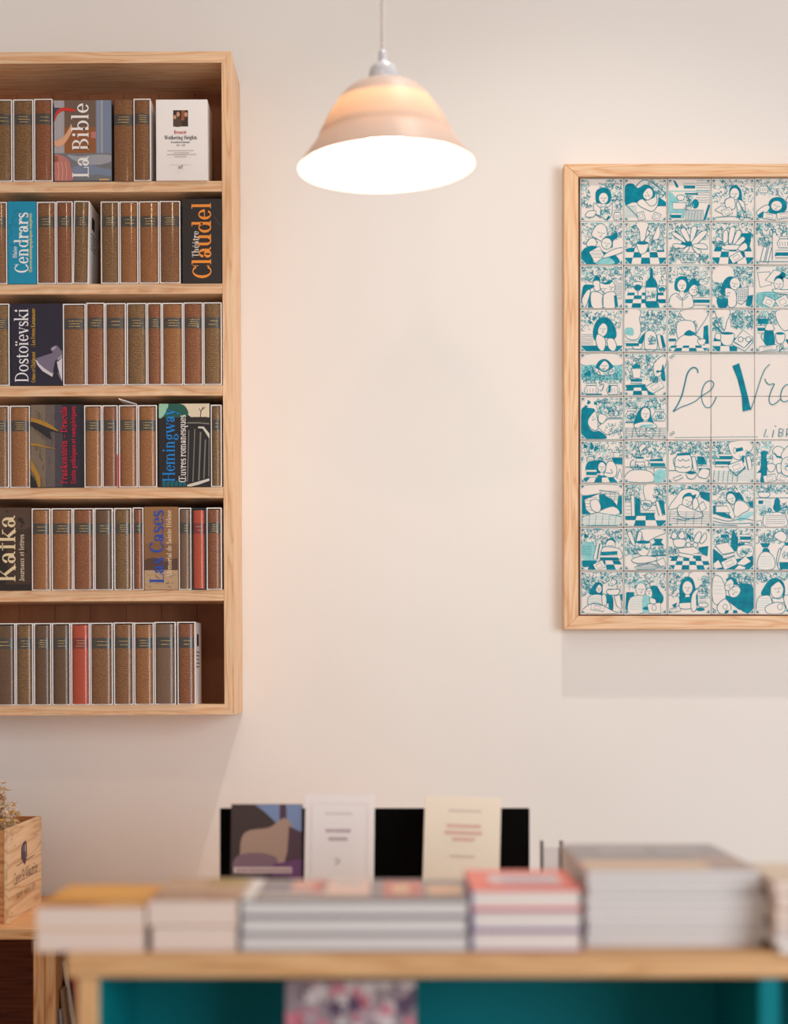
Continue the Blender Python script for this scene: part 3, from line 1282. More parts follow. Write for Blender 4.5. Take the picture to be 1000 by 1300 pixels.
GLAZE = mat('tile_glaze', (234, 223, 216), .35, spec=.3)
T_FILL = noise_mat('teal_paint', [(0.35, (0, 114, 138)), (0.65, (0, 138, 158))], scale=(60, 60, 60), rough=.45, detail=3, spec=.12)
T_LINE = mat('teal_line', (36, 132, 148), .45, spec=.12)
T_WASH = noise_mat('teal_wash', [(0.3, (108, 190, 196)), (0.7, (156, 208, 208))], scale=(90, 90, 90), rough=.3, detail=3)
TM = [T_FILL, T_LINE, T_WASH, GLAZE]
TS = .0974                      # side of a tile

TILES = {
    '00': "s 3 3 22 70 14;s 45 3 97 45 22;s 75 40 97 70 10;f 37 56 36 32 48 22 62 23 72 36 70 54 60 60 46 58;n 54 46 11 13;o 54 46 11 13;a 54 46 9 0;w 32 57 46 68 52 66 66 66 74 57 73 82 62 96 48 88 33 79;l 47 68 47 87;l 20 93 34 84 48 92;F 60 94 66 85 69 90 62 99;v 86 96 20 22;w 12 86 20 76 36 76 32 88 18 90;s 50 72 68 84 6",
    '01': "s 55 5 97 42 22;f 3 18 20 12 32 22 48 14 62 18 72 32 70 44 54 50 40 56 20 56 3 60;w 45 34 56 22 66 28 66 42 55 50 46 44;a 56 37 9 60;w 32 54 44 48 62 64 76 56 76 36 82 42 78 62 66 76 48 70 34 62;F 80 42 98 55 98 64 78 64;h 3 62 30 92 9;l 3 60 18 74 34 92;k 40 87 16 18 -15;k 76 88 16 16 25;l 22 26 44 4 70 12 96 34",
    '02': "F 12 4 18 6 26 20 20 22;h 4 28 96 30 3;b 36 12 26 2;h 66 4 96 60 10;g 4 30 40 80 24 96 6 96;w 22 40 38 40 36 50 24 50;W 12 56 42 56 42 72 12 72;f 58 52 66 48 72 56 70 66 62 70 56 62;F 40 34 70 34 70 38 40 38;W 40 74 82 74 84 97 36 97;h 40 76 82 96 7;x 40 76 82 96 6;F 94 60 99 62 88 97 82 97;s 40 40 56 70 8;b 6 80 26 3",
    '03': "s 3 3 97 60 40;f 44 46 42 26 50 16 60 18 70 30 70 60 64 66 60 46;n 54 36 11 14;o 54 36 11 14;a 54 36 9 0;w 32 52 46 44 54 50 54 70 36 70;w 58 58 64 56 72 76 76 92 68 96 62 80;w 62 50 76 56 78 80 70 66;W 8 74 22 64 44 70 30 84;k 36 78 22 16 -25;l 4 92 40 88 96 92;s 60 70 96 94 8",
    '04': "s 3 3 97 40 34;v 20 34 24 20;f 30 74 34 52 48 44 64 46 74 60 70 76 52 82 38 82;o 50 64 13 12;a 50 64 10 20;w 4 78 26 62 34 70 14 90;w 72 50 84 36 97 46 97 60 80 60;k 34 88 30 14 8;k 66 86 30 14 -8;F 8 84 20 76 18 92 6 92",
    '10': "s 3 3 40 50 18;s 60 4 97 40 16;w 26 30 34 12 46 4 58 10 62 30 54 46 40 40;a 48 26 11 10;w 14 50 24 38 34 40 38 52 30 58 18 58;f 3 70 20 56 40 58 56 70 78 74 88 97 6 97;g 30 88 60 80 80 96 40 98;f 50 44 58 34 70 32 84 24 86 36 76 44 74 60 62 54;o 61 50 12 13;a 61 50 10 10;W 20 70 44 56 56 80 34 96;h 24 66 50 86 4;w 56 76 76 64 97 60 97 70 70 80 52 84",
    '11': "s 3 3 34 60 22;s 58 3 97 40 20;w 28 3 56 3 52 22 48 44 38 44 36 22;w 66 42 80 8 84 30 74 46;c 3 60 97 97 5 3;w 30 48 56 48 52 68 44 74 36 72;e 43 49 14 4;W 60 42 92 42 90 66 58 66;s 62 44 90 64 14;l 44 46 60 26;F 4 62 24 62 20 70 4 68",
    '12': "s 3 3 97 40 40;f 30 50 44 38 54 40 60 52 46 58 36 58;w 44 44 30 20 40 14 52 40;w 52 42 56 12 68 14 58 44;w 56 46 78 22 92 24 64 54;w 58 52 84 50 92 62 66 60;w 40 48 12 30 14 22 36 36;w 42 54 16 50 12 60 36 60;w 46 56 30 70 40 72 50 60;w 56 58 70 74 78 68 62 58;l 46 50 40 40;v 48 94 40 24;s 34 76 62 90 8;s 4 60 28 92 12;s 70 74 96 92 10",
    '13': "s 3 3 97 46 30;F 68 26 94 26 88 66 72 52;c 3 58 97 97 5 3;w 20 52 10 42 16 34 26 42;w 28 48 28 24 38 20 38 44;w 40 46 44 14 56 16 48 48;w 50 48 60 20 70 26 56 50;w 54 52 72 34 78 42 60 56;l 40 60 40 40;w 26 54 64 54 60 64 30 64;s 6 46 30 58 8;k 58 82 28 18 -30;w 62 62 78 48 84 60 72 68",
    '14': "s 3 3 60 30 20;s 60 3 97 30 16;v 24 56 18 24;W 12 90 20 58 28 60 20 94;W 24 92 32 58 38 60 30 96;l 40 18 40 88;v 66 60 30 26;b 48 66 44 3;F 46 74 90 74 90 79 46 79;s 8 30 40 56 10;l 4 92 96 92",
    '20': "s 3 3 97 36 40;f 30 40 32 30 38 22 46 30 44 42;w 30 38 44 36 46 56 34 58;w 46 40 60 40 72 36 80 44 78 62 60 66 48 56;f 46 38 56 40 74 32 70 42 56 44;f 3 97 6 50 20 44 34 48 20 60 14 97;a 54 54 9 0;a 72 50 7 10;F 18 97 20 64 30 62 30 97;w 26 62 52 68 52 97 28 97;w 54 68 80 62 82 97 54 97;l 53 66 53 97;F 78 70 84 68 88 96 80 96;h 82 40 97 80 10;w 4 80 16 58 24 60 12 97",
    '21': "s 3 3 97 50 34;s 4 40 20 60 6;c 3 62 97 97 5 4;w 22 38 42 38 40 50 34 58 28 56 22 48;e 32 50 9 7;l 32 58 32 72 24 76 40 76;f 50 48 54 34 60 26 61 8 67 8 68 26 74 34 78 48 78 92 64 97 50 92;W 50 50 76 50 75 82 51 82;s 54 60 72 74 6;w 80 48 97 48 92 60 86 62;e 88 54 7 5",
    '22': "s 3 3 97 40 34;f 16 54 18 34 30 24 44 28 50 44 46 62 26 60;f 48 44 54 34 62 30 76 44 64 50 54 64;n 33 46 11 14;o 33 46 11 14;a 33 46 9 0;w 50 54 60 44 70 50 70 64 60 70 50 64;a 61 56 8 0;w 6 74 20 64 34 76 48 64 58 76 56 97 8 97;l 34 76 34 97;l 20 70 34 80 48 70;b 60 74 38 3;s 70 46 97 70 12",
    '23': "w 8 4 50 4 50 36 6 40;s 52 3 97 46 30;s 4 40 24 68 14;f 22 66 24 46 36 28 52 26 66 38 70 52 54 54 40 60;n 55 42 12 14;o 55 42 12 14;a 54 42 9 10;w 32 56 40 52 56 60 58 90 44 97 36 84;W 60 52 86 50 84 78 70 90 58 84;h 60 54 86 84 7;x 62 54 84 84 5;f 14 76 38 76 36 96 18 97;s 12 66 40 76 8;F 84 70 97 68 94 97 80 92",
    '24': "s 50 3 97 30 16;W 6 16 34 14 38 44 12 50;W 24 34 44 10 62 14 54 44;f 44 34 50 24 60 22 68 28 72 20 64 14 58 20 66 32 64 40 48 40;o 55 42 11 13;a 55 43 9 0;w 40 56 52 54 70 56 97 52 97 70 70 66 50 64;g 4 66 40 60 60 80 36 97 6 90;h 4 62 96 96 9;x 4 66 96 96 7;k 32 84 26 20 25;k 64 84 28 24 -30",
    '30': "s 3 3 97 50 30;f 12 12 18 10 16 18;f 28 20 36 18 32 26;f 20 26 28 30 22 34;h 3 58 30 84 6;F 3 84 97 84 97 97 3 97;f 32 70 30 46 40 24 56 18 72 26 82 46 84 62 74 72 60 66 48 74;w 42 44 52 32 62 38 62 54 52 64 42 58;a 52 46 9 0;w 40 58 50 62 58 70 58 86 52 97 42 90 36 72;w 62 70 76 68 84 84 78 97 66 90",
    '31': "w 3 3 38 3 36 22 40 50 30 70 3 62;s 42 3 97 52 44;g 4 44 20 44 22 60 4 58;F 42 60 54 50 42 82 30 78;w 50 54 72 54 76 92 50 94;s 56 64 72 80 8;W 76 60 84 58 90 90 82 92;F 84 60 90 60 98 90 92 92;w 20 82 42 80 38 92 24 92;b 4 74 30 2;l 3 92 97 94",
    '32': "w 30 4 94 4 70 50 60 60 44 30;s 3 3 30 60 22;s 44 30 66 60 14;w 24 30 60 30 62 66 26 70;F 84 40 94 36 96 80 82 80;w 18 86 30 64 54 58 78 68 84 88 50 92;f 38 58 50 48 64 58 50 62;w 70 70 88 70 84 82 74 82;c 3 84 97 97 6 2;F 3 68 20 68 20 74 3 74;l 60 52 76 72",
    '33': "w 10 3 44 3 36 30 30 50 20 30;s 46 3 97 46 44;s 4 20 28 50 14;c 3 66 60 97 3 3;w 20 56 52 56 50 76 42 84 26 80;e 37 56 15 3;w 10 58 20 56 22 70 10 68;l 4 32 26 54;l 4 35 26 56;W 52 74 74 48 97 66 76 90;W 50 76 76 90 97 70 97 76 78 97 48 82;O 68 70 6;O 86 70 6;l 74 68 80 68",
    '34': "s 3 3 50 40 24;w 50 3 97 3 90 30 70 50 52 30;F 6 22 30 22 30 34 6 34;b 6 38 22 3;f 22 50 30 48 42 50 46 78 36 84 24 82 20 70;w 24 48 26 36 34 32 42 38 43 48;l 20 54 14 62 20 74;w 48 56 68 56 66 76 52 78;e 58 56 10 3;F 70 70 90 66 97 78 76 80;k 30 90 40 12 -8;s 50 84 97 97 6",
    '40': "w 4 4 97 4 97 28 4 28;g 4 30 97 30 97 60 4 60;s 4 32 97 70 44;f 36 34 42 20 54 14 66 18 78 34 66 38 44 38;w 45 30 56 18 66 26 66 36 56 42 46 38;a 56 30 9 0;w 30 32 46 40 56 44 66 40 80 32 76 50 40 50;s 32 38 82 60 12;v 26 96 34 26;l 44 76 54 72 52 84 46 88;v 76 96 30 26;F 66 76 72 74 70 92 64 92;f 10 50 22 40 24 54;F 4 94 50 94 50 97 4 97",
    '41': "s 3 3 60 60 40;s 50 3 80 50 16;w 70 24 97 3 97 26 86 50 72 56;f 20 30 28 24 36 28 38 34 20 34;W 18 36 40 36 38 58 22 58;F 16 60 42 60 42 66 16 66;W 16 66 42 66 42 70 16 70;F 4 74 50 72 50 82 4 84;c 3 80 60 97 3 2;f 86 60 86 44 76 46 76 40 86 40 90 26 94 40 96 64;k 72 78 36 22 -30;F 52 84 74 97 56 97;s 56 52 80 66 8",
    '50': "s 40 3 97 40 34;f 18 8 24 14 16 18;f 34 10 40 18 32 18;f 10 20 18 22 12 26;f 3 30 20 26 34 30 26 44 18 54 20 70 30 80 46 80 60 97 3 97;w 20 50 34 34 40 52 40 76 28 76 18 64;a 32 50 7 40;l 38 44 46 64;W 40 70 64 52 97 52 97 80 60 88;s 60 60 97 86 8;O 72 38 7;O 82 38 7;F 64 48 97 48 97 50 64 50;w 44 40 62 46 52 62 42 56",
    '51': "s 3 3 97 30 34;v 18 56 30 28;s 6 40 28 52 8;F 3 58 30 58 30 61 3 61;v 82 56 32 26;s 72 40 92 52 6;f 22 64 32 36 46 24 60 28 64 46 70 66 56 64 32 66;n 50 40 11 15;o 50 40 11 15;a 50 40 9 0;w 24 64 46 58 66 60 76 70 60 74 30 74;g 40 66 66 64 66 70 40 70;k 40 80 22 18 -20;k 60 84 20 18 25;h 3 72 97 96 6;x 3 72 97 96 6",
    '60': "s 3 3 97 50 40;f 8 8 18 14 10 18;f 24 4 32 16 24 22;f 34 14 42 18 32 26;l 22 40 20 10;v 24 52 18 18;f 14 72 16 52 34 46 54 48 62 60 46 76;n 50 62 9 12;o 50 62 9 12;a 50 62 8 10;F 72 40 97 40 97 56 80 54;W 76 28 92 28 90 40 78 40;w 58 70 62 52 74 48 84 62 82 82 66 86 54 80;l 70 66 74 76 56 74;b 14 68 24 3;F 40 80 60 82 60 88 40 86;c 3 86 97 97 6 1;W 84 88 92 66 97 90",
    '61': "s 3 3 97 40 44;w 40 36 34 20 44 8 52 14 42 24;l 38 38 36 22;w 28 48 46 48 48 58 54 74 50 88 36 92 22 86 20 74 26 58;F 26 38 46 38 44 44 28 44;W 28 42 46 42 46 50 28 50;s 22 58 52 86 18;l 24 44 16 50 16 62 22 66;l 50 46 58 48 56 60;F 60 44 90 42 90 52 60 54;b 60 48 34 3;l 3 62 97 62;w 4 94 16 70 60 72 68 96;W 70 64 97 64 97 96 70 96;g 74 70 97 70 97 97 72 97",
    '62': "s 3 3 97 30 40;s 60 30 97 60 14;w 22 34 52 34 54 70 20 70;F 22 30 54 28 54 34 22 36;l 24 44 30 48 36 44 42 48 52 44;l 22 60 30 64 36 60 42 64 52 60;l 22 38 14 44 16 58 22 62;W 56 38 64 38 70 70 60 70;F 68 38 84 38 92 56 70 56;b 72 60 24 2;w 44 74 66 74 62 88 48 88;e 55 75 11 4;w 70 82 80 66 97 70 90 88;W 12 88 32 80 36 86 18 94;l 3 70 20 70",
    '63': "s 3 3 40 60 36;w 44 4 97 4 80 40 56 44 42 24;F 52 20 72 16 74 24 54 28;o 54 24 3 7;s 64 28 97 60 14;b 18 32 30 3;b 10 44 34 3;W 70 40 78 38 84 66 76 68;F 70 36 76 36 76 52 72 52;W 80 38 90 36 94 66 86 70;k 58 62 34 22 -20;F 42 66 58 80 78 60 80 63 58 84 42 70;h 4 72 97 96 5;x 4 70 70 97 6",
    '64': "s 3 3 40 60 20;f 14 26 30 26 26 36 28 50 28 76 24 97 12 97 14 76 4 76 12 66 14 40;w 40 26 50 14 66 20 60 40 50 36;F 42 24 52 36 66 38 64 42 50 40;w 60 34 80 10 86 30 72 50;w 28 56 46 56 44 70 32 72;w 50 56 62 56 60 74 52 74;w 64 44 97 40 97 80 64 78;k 34 88 28 16 -10;k 64 88 26 16 25;s 66 46 97 70 8",
    '70': "w 4 4 97 4 97 26 4 26;F 4 28 40 22 60 28 97 28 97 70 4 70;W 10 36 44 22 46 60 30 74 14 60;h 10 30 40 66 5;W 44 14 90 22 86 50 74 36 46 22;h 46 16 90 40 6;x 46 16 90 40 4;w 24 40 40 36 48 52 44 66 28 60;f 46 34 54 22 62 30 70 36 80 44 76 56 60 60 48 52;w 44 64 76 52 92 66 76 76 50 76;W 4 76 40 66 96 76 96 96 4 96;h 4 70 96 96 9;x 4 72 96 96 6",
    '71': "w 46 4 80 4 74 40 52 40;s 3 3 40 40 24;s 70 8 97 46 20;W 16 26 24 26 26 80 18 80;h 4 24 16 76 6;F 26 32 34 34 36 78 26 80;F 34 34 38 38 38 74 34 76;w 40 40 62 40 60 56 46 58;s 44 44 58 52 5;l 62 42 68 46 60 54;b 38 62 34 3;W 72 40 80 40 90 76 82 76;F 80 38 92 38 96 72 90 70;c 3 74 97 97 4 2;F 3 74 20 74 18 80 3 82",
    '72': "s 3 3 40 24 16;s 50 3 97 20 18;w 3 60 20 30 34 14 56 12 74 20 60 40;f 34 34 40 24 52 20 58 26 66 24 62 34 44 36;w 34 42 40 30 56 30 56 44 48 52 36 50;a 48 40 10 20;F 74 18 97 20 97 42 84 36 76 30;w 22 62 30 48 50 56 80 68 78 78 50 80 30 76;w 58 40 66 32 72 50 60 60;W 72 50 82 40 90 56 78 64;h 3 64 97 96 6;x 3 64 97 96 5;l 12 80 40 84 60 78",
    '73': "s 3 3 97 46 40;l 8 26 24 14 46 10;f 36 40 34 24 44 16 56 20 66 20 76 38 62 36 56 44 46 36;w 36 36 38 24 48 22 56 32 54 44 46 46;a 46 34 9 -20;w 54 46 64 38 80 44 88 58 72 68 60 76 52 70;w 26 48 40 44 50 60 54 78 46 80 38 64;F 4 50 10 50 10 70 4 70;W 10 52 36 50 44 66 12 66;f 6 66 30 66 46 76 42 80 20 74;F 84 42 97 40 97 56 90 54;g 60 80 90 64 97 70 70 86;l 4 78 40 86 70 80 97 84;l 4 86 40 92 97 90;l 4 94 60 97",
    '74': "s 3 3 97 20 30;w 8 20 34 20 30 30 12 30;l 3 32 97 32;F 8 38 20 38 18 46 8 46;h 4 48 24 56 4;h 22 34 38 60 6;f 46 36 52 32 58 38 58 46 62 54 58 62 48 64 42 56 44 46;w 22 70 34 66 64 66 72 76 72 97 22 97;h 24 72 70 96 5;s 4 58 40 70 10;s 62 46 97 70 14;W 4 86 14 84 16 97 4 97",
    '80': "s 3 3 97 46 44;f 10 14 20 20 10 24;g 4 40 30 36 36 76 8 76;h 4 42 26 66 6;W 30 72 38 36 44 38 38 74;W 40 72 46 36 52 40 46 74;f 58 36 64 26 76 24 82 34 70 36;n 70 40 11 12;o 70 40 11 12;a 70 42 9 0;w 50 50 60 44 80 46 94 52 94 72 50 70;F 48 56 86 54 86 62 48 64;b 46 64 42 2;c 3 76 97 97 5 2;F 4 76 40 76 30 90 4 92;k 44 88 24 18 -25",
    '81': "s 3 3 40 40 24;w 40 4 97 4 97 12 70 24 50 34 42 20;w 20 40 8 14 16 10 26 38;w 28 38 34 10 42 14 36 38;F 68 26 90 26 86 34 94 42 62 42 72 34;h 4 40 30 66 6;s 4 44 30 64 8;s 62 46 97 64 14;F 62 64 97 62 97 66 62 67;w 28 34 60 34 58 54 50 66 38 64 30 54;e 44 34 17 4;s 32 44 56 52 6;w 18 74 40 66 72 68 74 76 50 82 26 82;W 24 92 60 82 80 92 70 97 30 97;h 30 84 90 97 5;W 74 78 92 70 97 88 84 90",
    '82': "s 3 3 60 30 24;w 8 22 14 10 22 18 16 26;w 24 18 34 8 40 22 30 26;w 14 28 40 28 38 44 18 44;f 44 14 54 20 52 30;w 60 30 70 10 78 14 72 34;w 74 32 86 12 90 24 80 36;O 48 40 6;O 64 40 6;l 54 39 58 39;F 70 46 94 42 92 66 76 60;W 24 48 60 44 74 54 64 64 28 58;W 26 58 64 64 78 56 78 64 62 74 26 66;s 4 46 24 62 8;F 4 66 24 66 24 74 4 74;c 3 70 97 97 6 3;b 60 60 18 2",
    '83': "s 3 3 97 40 34;F 22 16 40 16 42 24 22 24;s 14 24 46 34 8;f 46 50 46 28 48 12 52 4 56 16 62 26 58 54;b 66 16 26 3;F 56 36 76 36 76 42 60 42;w 62 44 94 42 94 66 64 66;s 66 48 90 62 8;F 4 50 20 58 40 76 97 66 97 97 4 97;W 8 40 38 34 54 56 26 62;W 8 42 26 62 28 68 6 50;W 26 64 54 58 54 64 28 72;k 42 82 34 20 -25;W 58 84 78 66 92 78 76 88;W 4 84 16 74 26 92 8 96;W 52 97 64 86 80 92 76 97",
    '84': "s 3 3 97 34 40;l 24 38 22 12;l 24 38 34 14;F 12 36 36 36 30 46 18 46;f 20 48 30 48 34 58 18 58;w 16 58 34 58 46 76 42 96 10 96 6 78;h 12 66 40 94 5;w 50 74 56 50 60 52 54 90;w 44 20 60 8 74 20 66 34;w 64 46 82 34 97 36 97 97 58 97 54 78;F 56 80 97 80 97 97 58 97;F 68 34 90 34 86 42 70 42;s 66 52 90 70 6",
    '90': "s 3 3 97 36 34;s 4 20 26 56 14;f 20 52 28 36 36 26 50 28 52 42 50 56 36 54;w 36 40 44 30 50 40 46 50 38 48;a 43 40 7 10;h 62 40 94 50 4;w 62 44 90 42 86 54 66 54;w 18 62 30 54 50 56 56 74 40 80 20 80;h 16 58 48 76 5;w 50 56 58 54 62 74 52 80;F 60 52 70 54 68 74 60 74;f 66 86 66 64 71 54 76 64 76 88 70 92;W 78 58 92 54 97 90 84 80;F 90 54 97 52 97 70;w 8 97 16 80 40 74 76 92 94 97;k 40 84 30 14 10",
    '91': "s 3 3 97 40 34;h 4 6 30 40 6;g 28 38 32 24 46 22 50 34 48 42 30 42;n 40 42 12 16;o 40 42 12 16;a 40 42 9 0;f 60 44 64 34 76 34 84 46 92 60 88 74 76 72 66 60;w 50 46 60 38 66 48 64 60 54 60;a 58 46 7 0;F 6 48 24 48 24 60 10 70 8 92 3 92;w 12 66 28 56 50 60 52 92 12 97;h 14 60 44 90 7;g 44 60 60 58 62 90 44 94;F 44 84 56 80 56 90 44 88;W 54 76 84 72 86 97 58 97;o 70 84 5 7;w 60 62 72 64 74 74 62 74",
    '92': "w 50 4 97 4 80 30 60 40;s 3 3 40 60 24;s 74 14 97 60 18;f 28 60 28 36 34 20 46 12 58 18 64 36 66 54 58 66 36 64;n 46 38 12 16;o 46 38 12 16;a 46 38 9 0;w 28 70 38 64 56 66 60 84 30 86;F 26 58 38 60 58 58 60 72 28 74;w 56 56 66 42 72 44 66 58 68 82 60 94 54 82;F 66 54 70 54 70 76 66 80;h 72 44 90 74 5;w 72 74 92 74 90 82 74 82;e 76 88 10 4;k 16 90 26 12 -20;F 10 78 22 72 18 86",
    '93': "s 40 3 97 30 34;w 4 16 20 12 30 30 34 60 22 76 4 70;h 4 24 26 60 4;f 34 20 44 14 56 18 64 30 78 28 97 38 97 97 70 92 52 80 36 66 34 56 54 60 66 50 64 34 50 30;w 32 42 34 26 46 18 52 30 44 44;a 40 32 8 -20;w 40 48 46 40 60 34 68 44 60 58 46 60;a 54 46 10 30;w 14 80 32 64 46 84 34 97 18 96;o 32 82 5 6;F 3 84 12 92 3 97;c 30 90 70 97 4 1",
    '94': "s 3 3 97 26 34;f 14 54 22 34 36 18 52 16 66 26 70 44 66 64 60 44 48 30 36 46 34 58;w 36 40 44 30 56 24 66 40 62 56 52 62 40 58;a 52 40 11 -10;w 6 64 20 56 36 60 40 97 6 97;h 6 62 34 94 6;w 40 62 56 64 64 60 66 72 44 72;w 24 84 40 74 60 72 70 84 62 97 30 97;o 58 82 6 7;F 84 84 97 76 97 97 70 92;w 66 60 80 56 90 80 76 90",
}


def tile_art(spec, seed):
    r = random.Random(seed)
    mb = MB()
    st = {'y': -.00012}
    h = TS / 2

    def q(p):
        p = (min(98.4, max(1.6, p[0])), min(98.4, max(1.6, p[1])))
        return (-h + p[0] / 100 * TS, h * 2 - p[1] / 100 * TS)

    def lay(polys, mi):
        for i, p in enumerate(polys):
            vs = [q(a) for a in p]
            mb.add([(x, st['y'] - (i % 5) * .000004, z) for x, z in vs], [list(range(len(vs)))], mi)
        st['y'] -= .000025

    def line(pts, w=1.7, mi=1):
        lay(strip(pts, w), mi)

    def loop(pts, w=1.6):
        line(pts + [pts[0], pts[1]], w)

    def ell(cx, cy, a, b, n=14):
        return [(cx + a * math.cos(6.2832 * k / n), cy + b * math.sin(6.2832 * k / n)) for k in range(n)]

    # border line and corner motifs
    for a, b in (((2, 2), (98, 2)), ((98, 2), (98, 98)), ((98, 98), (2, 98)), ((2, 98), (2, 2))):
        line([a, ((a[0] + b[0]) / 2 + r.uniform(-.6, .6), (a[1] + b[1]) / 2 + r.uniform(-.6, .6)), b], .9, r.choice([1, 2, 2]))
    for cmd in spec.split(';'):
        t = cmd.split()
        if not t:
            continue
        c = t[0]
        n = [float(v) for v in t[1:]]
        pts = list(zip(n[0::2], n[1::2]))
        if c == 'f':
            lay([cr(pts, True, 4)], 0)
        elif c == 'F':
            lay([pts], 0)
        elif c == 'g':
            lay([cr(pts, True, 4)], 2)
        elif c == 'w':
            p = cr(pts, True, 4)
            lay([p], 3)
            loop(p)
        elif c == 'W':
            lay([pts], 3)
            loop(pts)
        elif c == 'l':
            line(cr(pts, False, 4))
        elif c == 'e':
            lay([ell(*n)], 0)
        elif c == 'o':
            p = ell(*n)
            lay([p], 3)
            loop(p, 1.2)
        elif c == 'n':          # neck
            cx, cy, a, b = n
            p = [(cx - a * .45, cy + b * .5), (cx + a * .45, cy + b * .5), (cx + a * .42, cy + b * 1.25), (cx + a * .95, cy + b * 1.75), (cx, cy + b * 2.1), (cx - a * .95, cy + b * 1.75), (cx - a * .42, cy + b * 1.25)]
            lay([p], 3)
            line(p[1:4], 1)
            line(p[5:7] + [p[0]], 1)
        elif c == 'O':
            loop(ell(n[0], n[1], n[2], n[2]), 1.6)
        elif c == 's':
            a0, b0, a1, b1, k = n
            k = int(k * 4.6)
            qs, qw, qf = [], [], []
            for i in range(k):
                x, y = r.uniform(a0, a1), r.uniform(b0, b1)
                rad = r.uniform(2.0, 6.0)
                a = r.uniform(0, 6.28)
                sw = r.choice([-1, 1]) * r.uniform(1.6, 4.4)
                p = [(x + rad * (1 - .11 * j) * math.cos(a + sw * j / 5), y + rad * (1 - .11 * j) * math.sin(a + sw * j / 5)) for j in range(6)]
                p = [(min(97, max(3, u)), min(97, max(3, v))) for u, v in p]
                z = r.random()
                (qf if z < .08 else qw if z < .46 else qs).extend(strip(p, r.uniform(.8, 1.7)))
            lay(qw, 2)
            lay(qs, 1)
            lay(qf, 0)
        elif c == 'h':
            a0, b0, a1, b1, k = n
            lay([s_ for i in range(int(k)) for s_ in strip([(a0, b0 + (b1 - b0) * i / k + 1), ((a0 + a1) / 2, b0 + (b1 - b0) * i / k + r.uniform(0, 2)), (a1, b0 + (b1 - b0) * i / k + 1)], .9)], r.choice([1, 2, 1]))
        elif c == 'x':
            a0, b0, a1, b1, k = n
            lay([s_ for i in range(int(k)) for s_ in strip([(a0 + (a1 - a0) * i / k + 3, b0), (a0 + (a1 - a0) * i / k, b1)], .9)], 1)
        elif c == 'c':
            a0, b0, a1, b1, nx, ny = n
            nx, ny = int(nx), int(ny)
            lay([[(a0, b0), (a1, b0), (a1, b1), (a0, b1)]], 3)
            cx = (a0 + a1) / 2
            qs = []
            for j in range(ny):
                f0, f1 = (j / ny) ** 1.2, ((j + 1) / ny) ** 1.2
                for i in range(nx):
                    if (i + j) % 2 == 0:
                        g = []
                        for (ii, ff) in ((i, f0), (i + 1, f0), (i + 1, f1), (i, f1)):
                            x = a0 + (a1 - a0) * ii / nx
                            g.append((min(a1, max(a0, cx + (x - cx) * (.86 + .3 * ff))), b0 + (b1 - b0) * ff))
                        qs.append(g)
            lay(qs, 0)
        elif c == 'k':
            cx, cy, w, hh, a = n
            a = math.radians(a)
            rot = lambda u, v: (cx + u * math.cos(a) - v * math.sin(a), cy + u * math.sin(a) + v * math.cos(a))
            p = [rot(-w / 2, -hh / 2), rot(w / 2, -hh / 2), rot(w / 2, hh / 2), rot(-w / 2, hh / 2)]
            lay([p], 3)
            loop(p)
            loop([rot(-w / 4, -hh / 4), rot(w / 4, -hh / 4), rot(w / 4, hh / 4), rot(-w / 4, hh / 4)], 1)
        elif c == 'b':
            x, y, w, k = n
            for i in range(int(k)):
                o = r.uniform(-2, 2)
                p = [(x + o, y + i * 6), (x + w + o, y + i * 6), (x + w + o, y + i * 6 + 5), (x + o, y + i * 6 + 5)]
                lay([p], 3 if i % 2 == 0 else 0)
                loop(p, 1.1)
        elif c == 'v':
            cx, y, w, hh = n
            p = [(cx - w * .38, y - hh), (cx + w * .38, y - hh), (cx + w * .3, y - hh * .8), (cx + w * .5, y - hh * .4), (cx + w * .36, y), (cx - w * .36, y), (cx - w * .5, y - hh * .4), (cx - w * .3, y - hh * .8)]
            lay([p], 3)
            loop(p, 1.4)
            line([(cx - w * .3, y - hh * .8), (cx + w * .3, y - hh * .8)], 2)
            for i in range(4):
                u = cx - w * .3 + w * .2 * i
                line([(u, y - hh * .55), (u + 1, y - hh * .15)], 1)
        elif c == 'a':
            cx, cy, rr, a = n
            a = math.radians(a)
            rot = lambda u, v: (cx + rr * (u * math.cos(a) - v * math.sin(a)), cy + rr * (u * math.sin(a) + v * math.cos(a)))
            line([rot(-.75, -.15), rot(-.45, .03), rot(-.15, -.12)], 1.1)
            line([rot(.25, -.12), rot(.5, .03), rot(.8, -.15)], 1.1)
            line([rot(.1, -.1), rot(.22, .35), rot(.0, .42)], 1.0)
            line([rot(-.22, .78), rot(.05, .72), rot(.3, .78)], 1.5, 0)
    for cx, cy, dx, dy in ((3, 3, 1, 1), (97, 3, -1, 1), (97, 97, -1, -1), (3, 97, 1, -1)):
        lay([[(cx - dx, cy - dy), (cx + 11 * dx, cy - dy), (cx - dx, cy + 11 * dy)]], 3)
        lay([[(cx, cy), (cx + 9 * dx, cy + 1 * dy), (cx + 4 * dx, cy + 3 * dy), (cx + 7 * dx, cy + 7 * dy), (cx + 3 * dx, cy + 4 * dy), (cx + 1 * dx, cy + 9 * dy)]], 0)
    return mb.mesh('painting', TM)


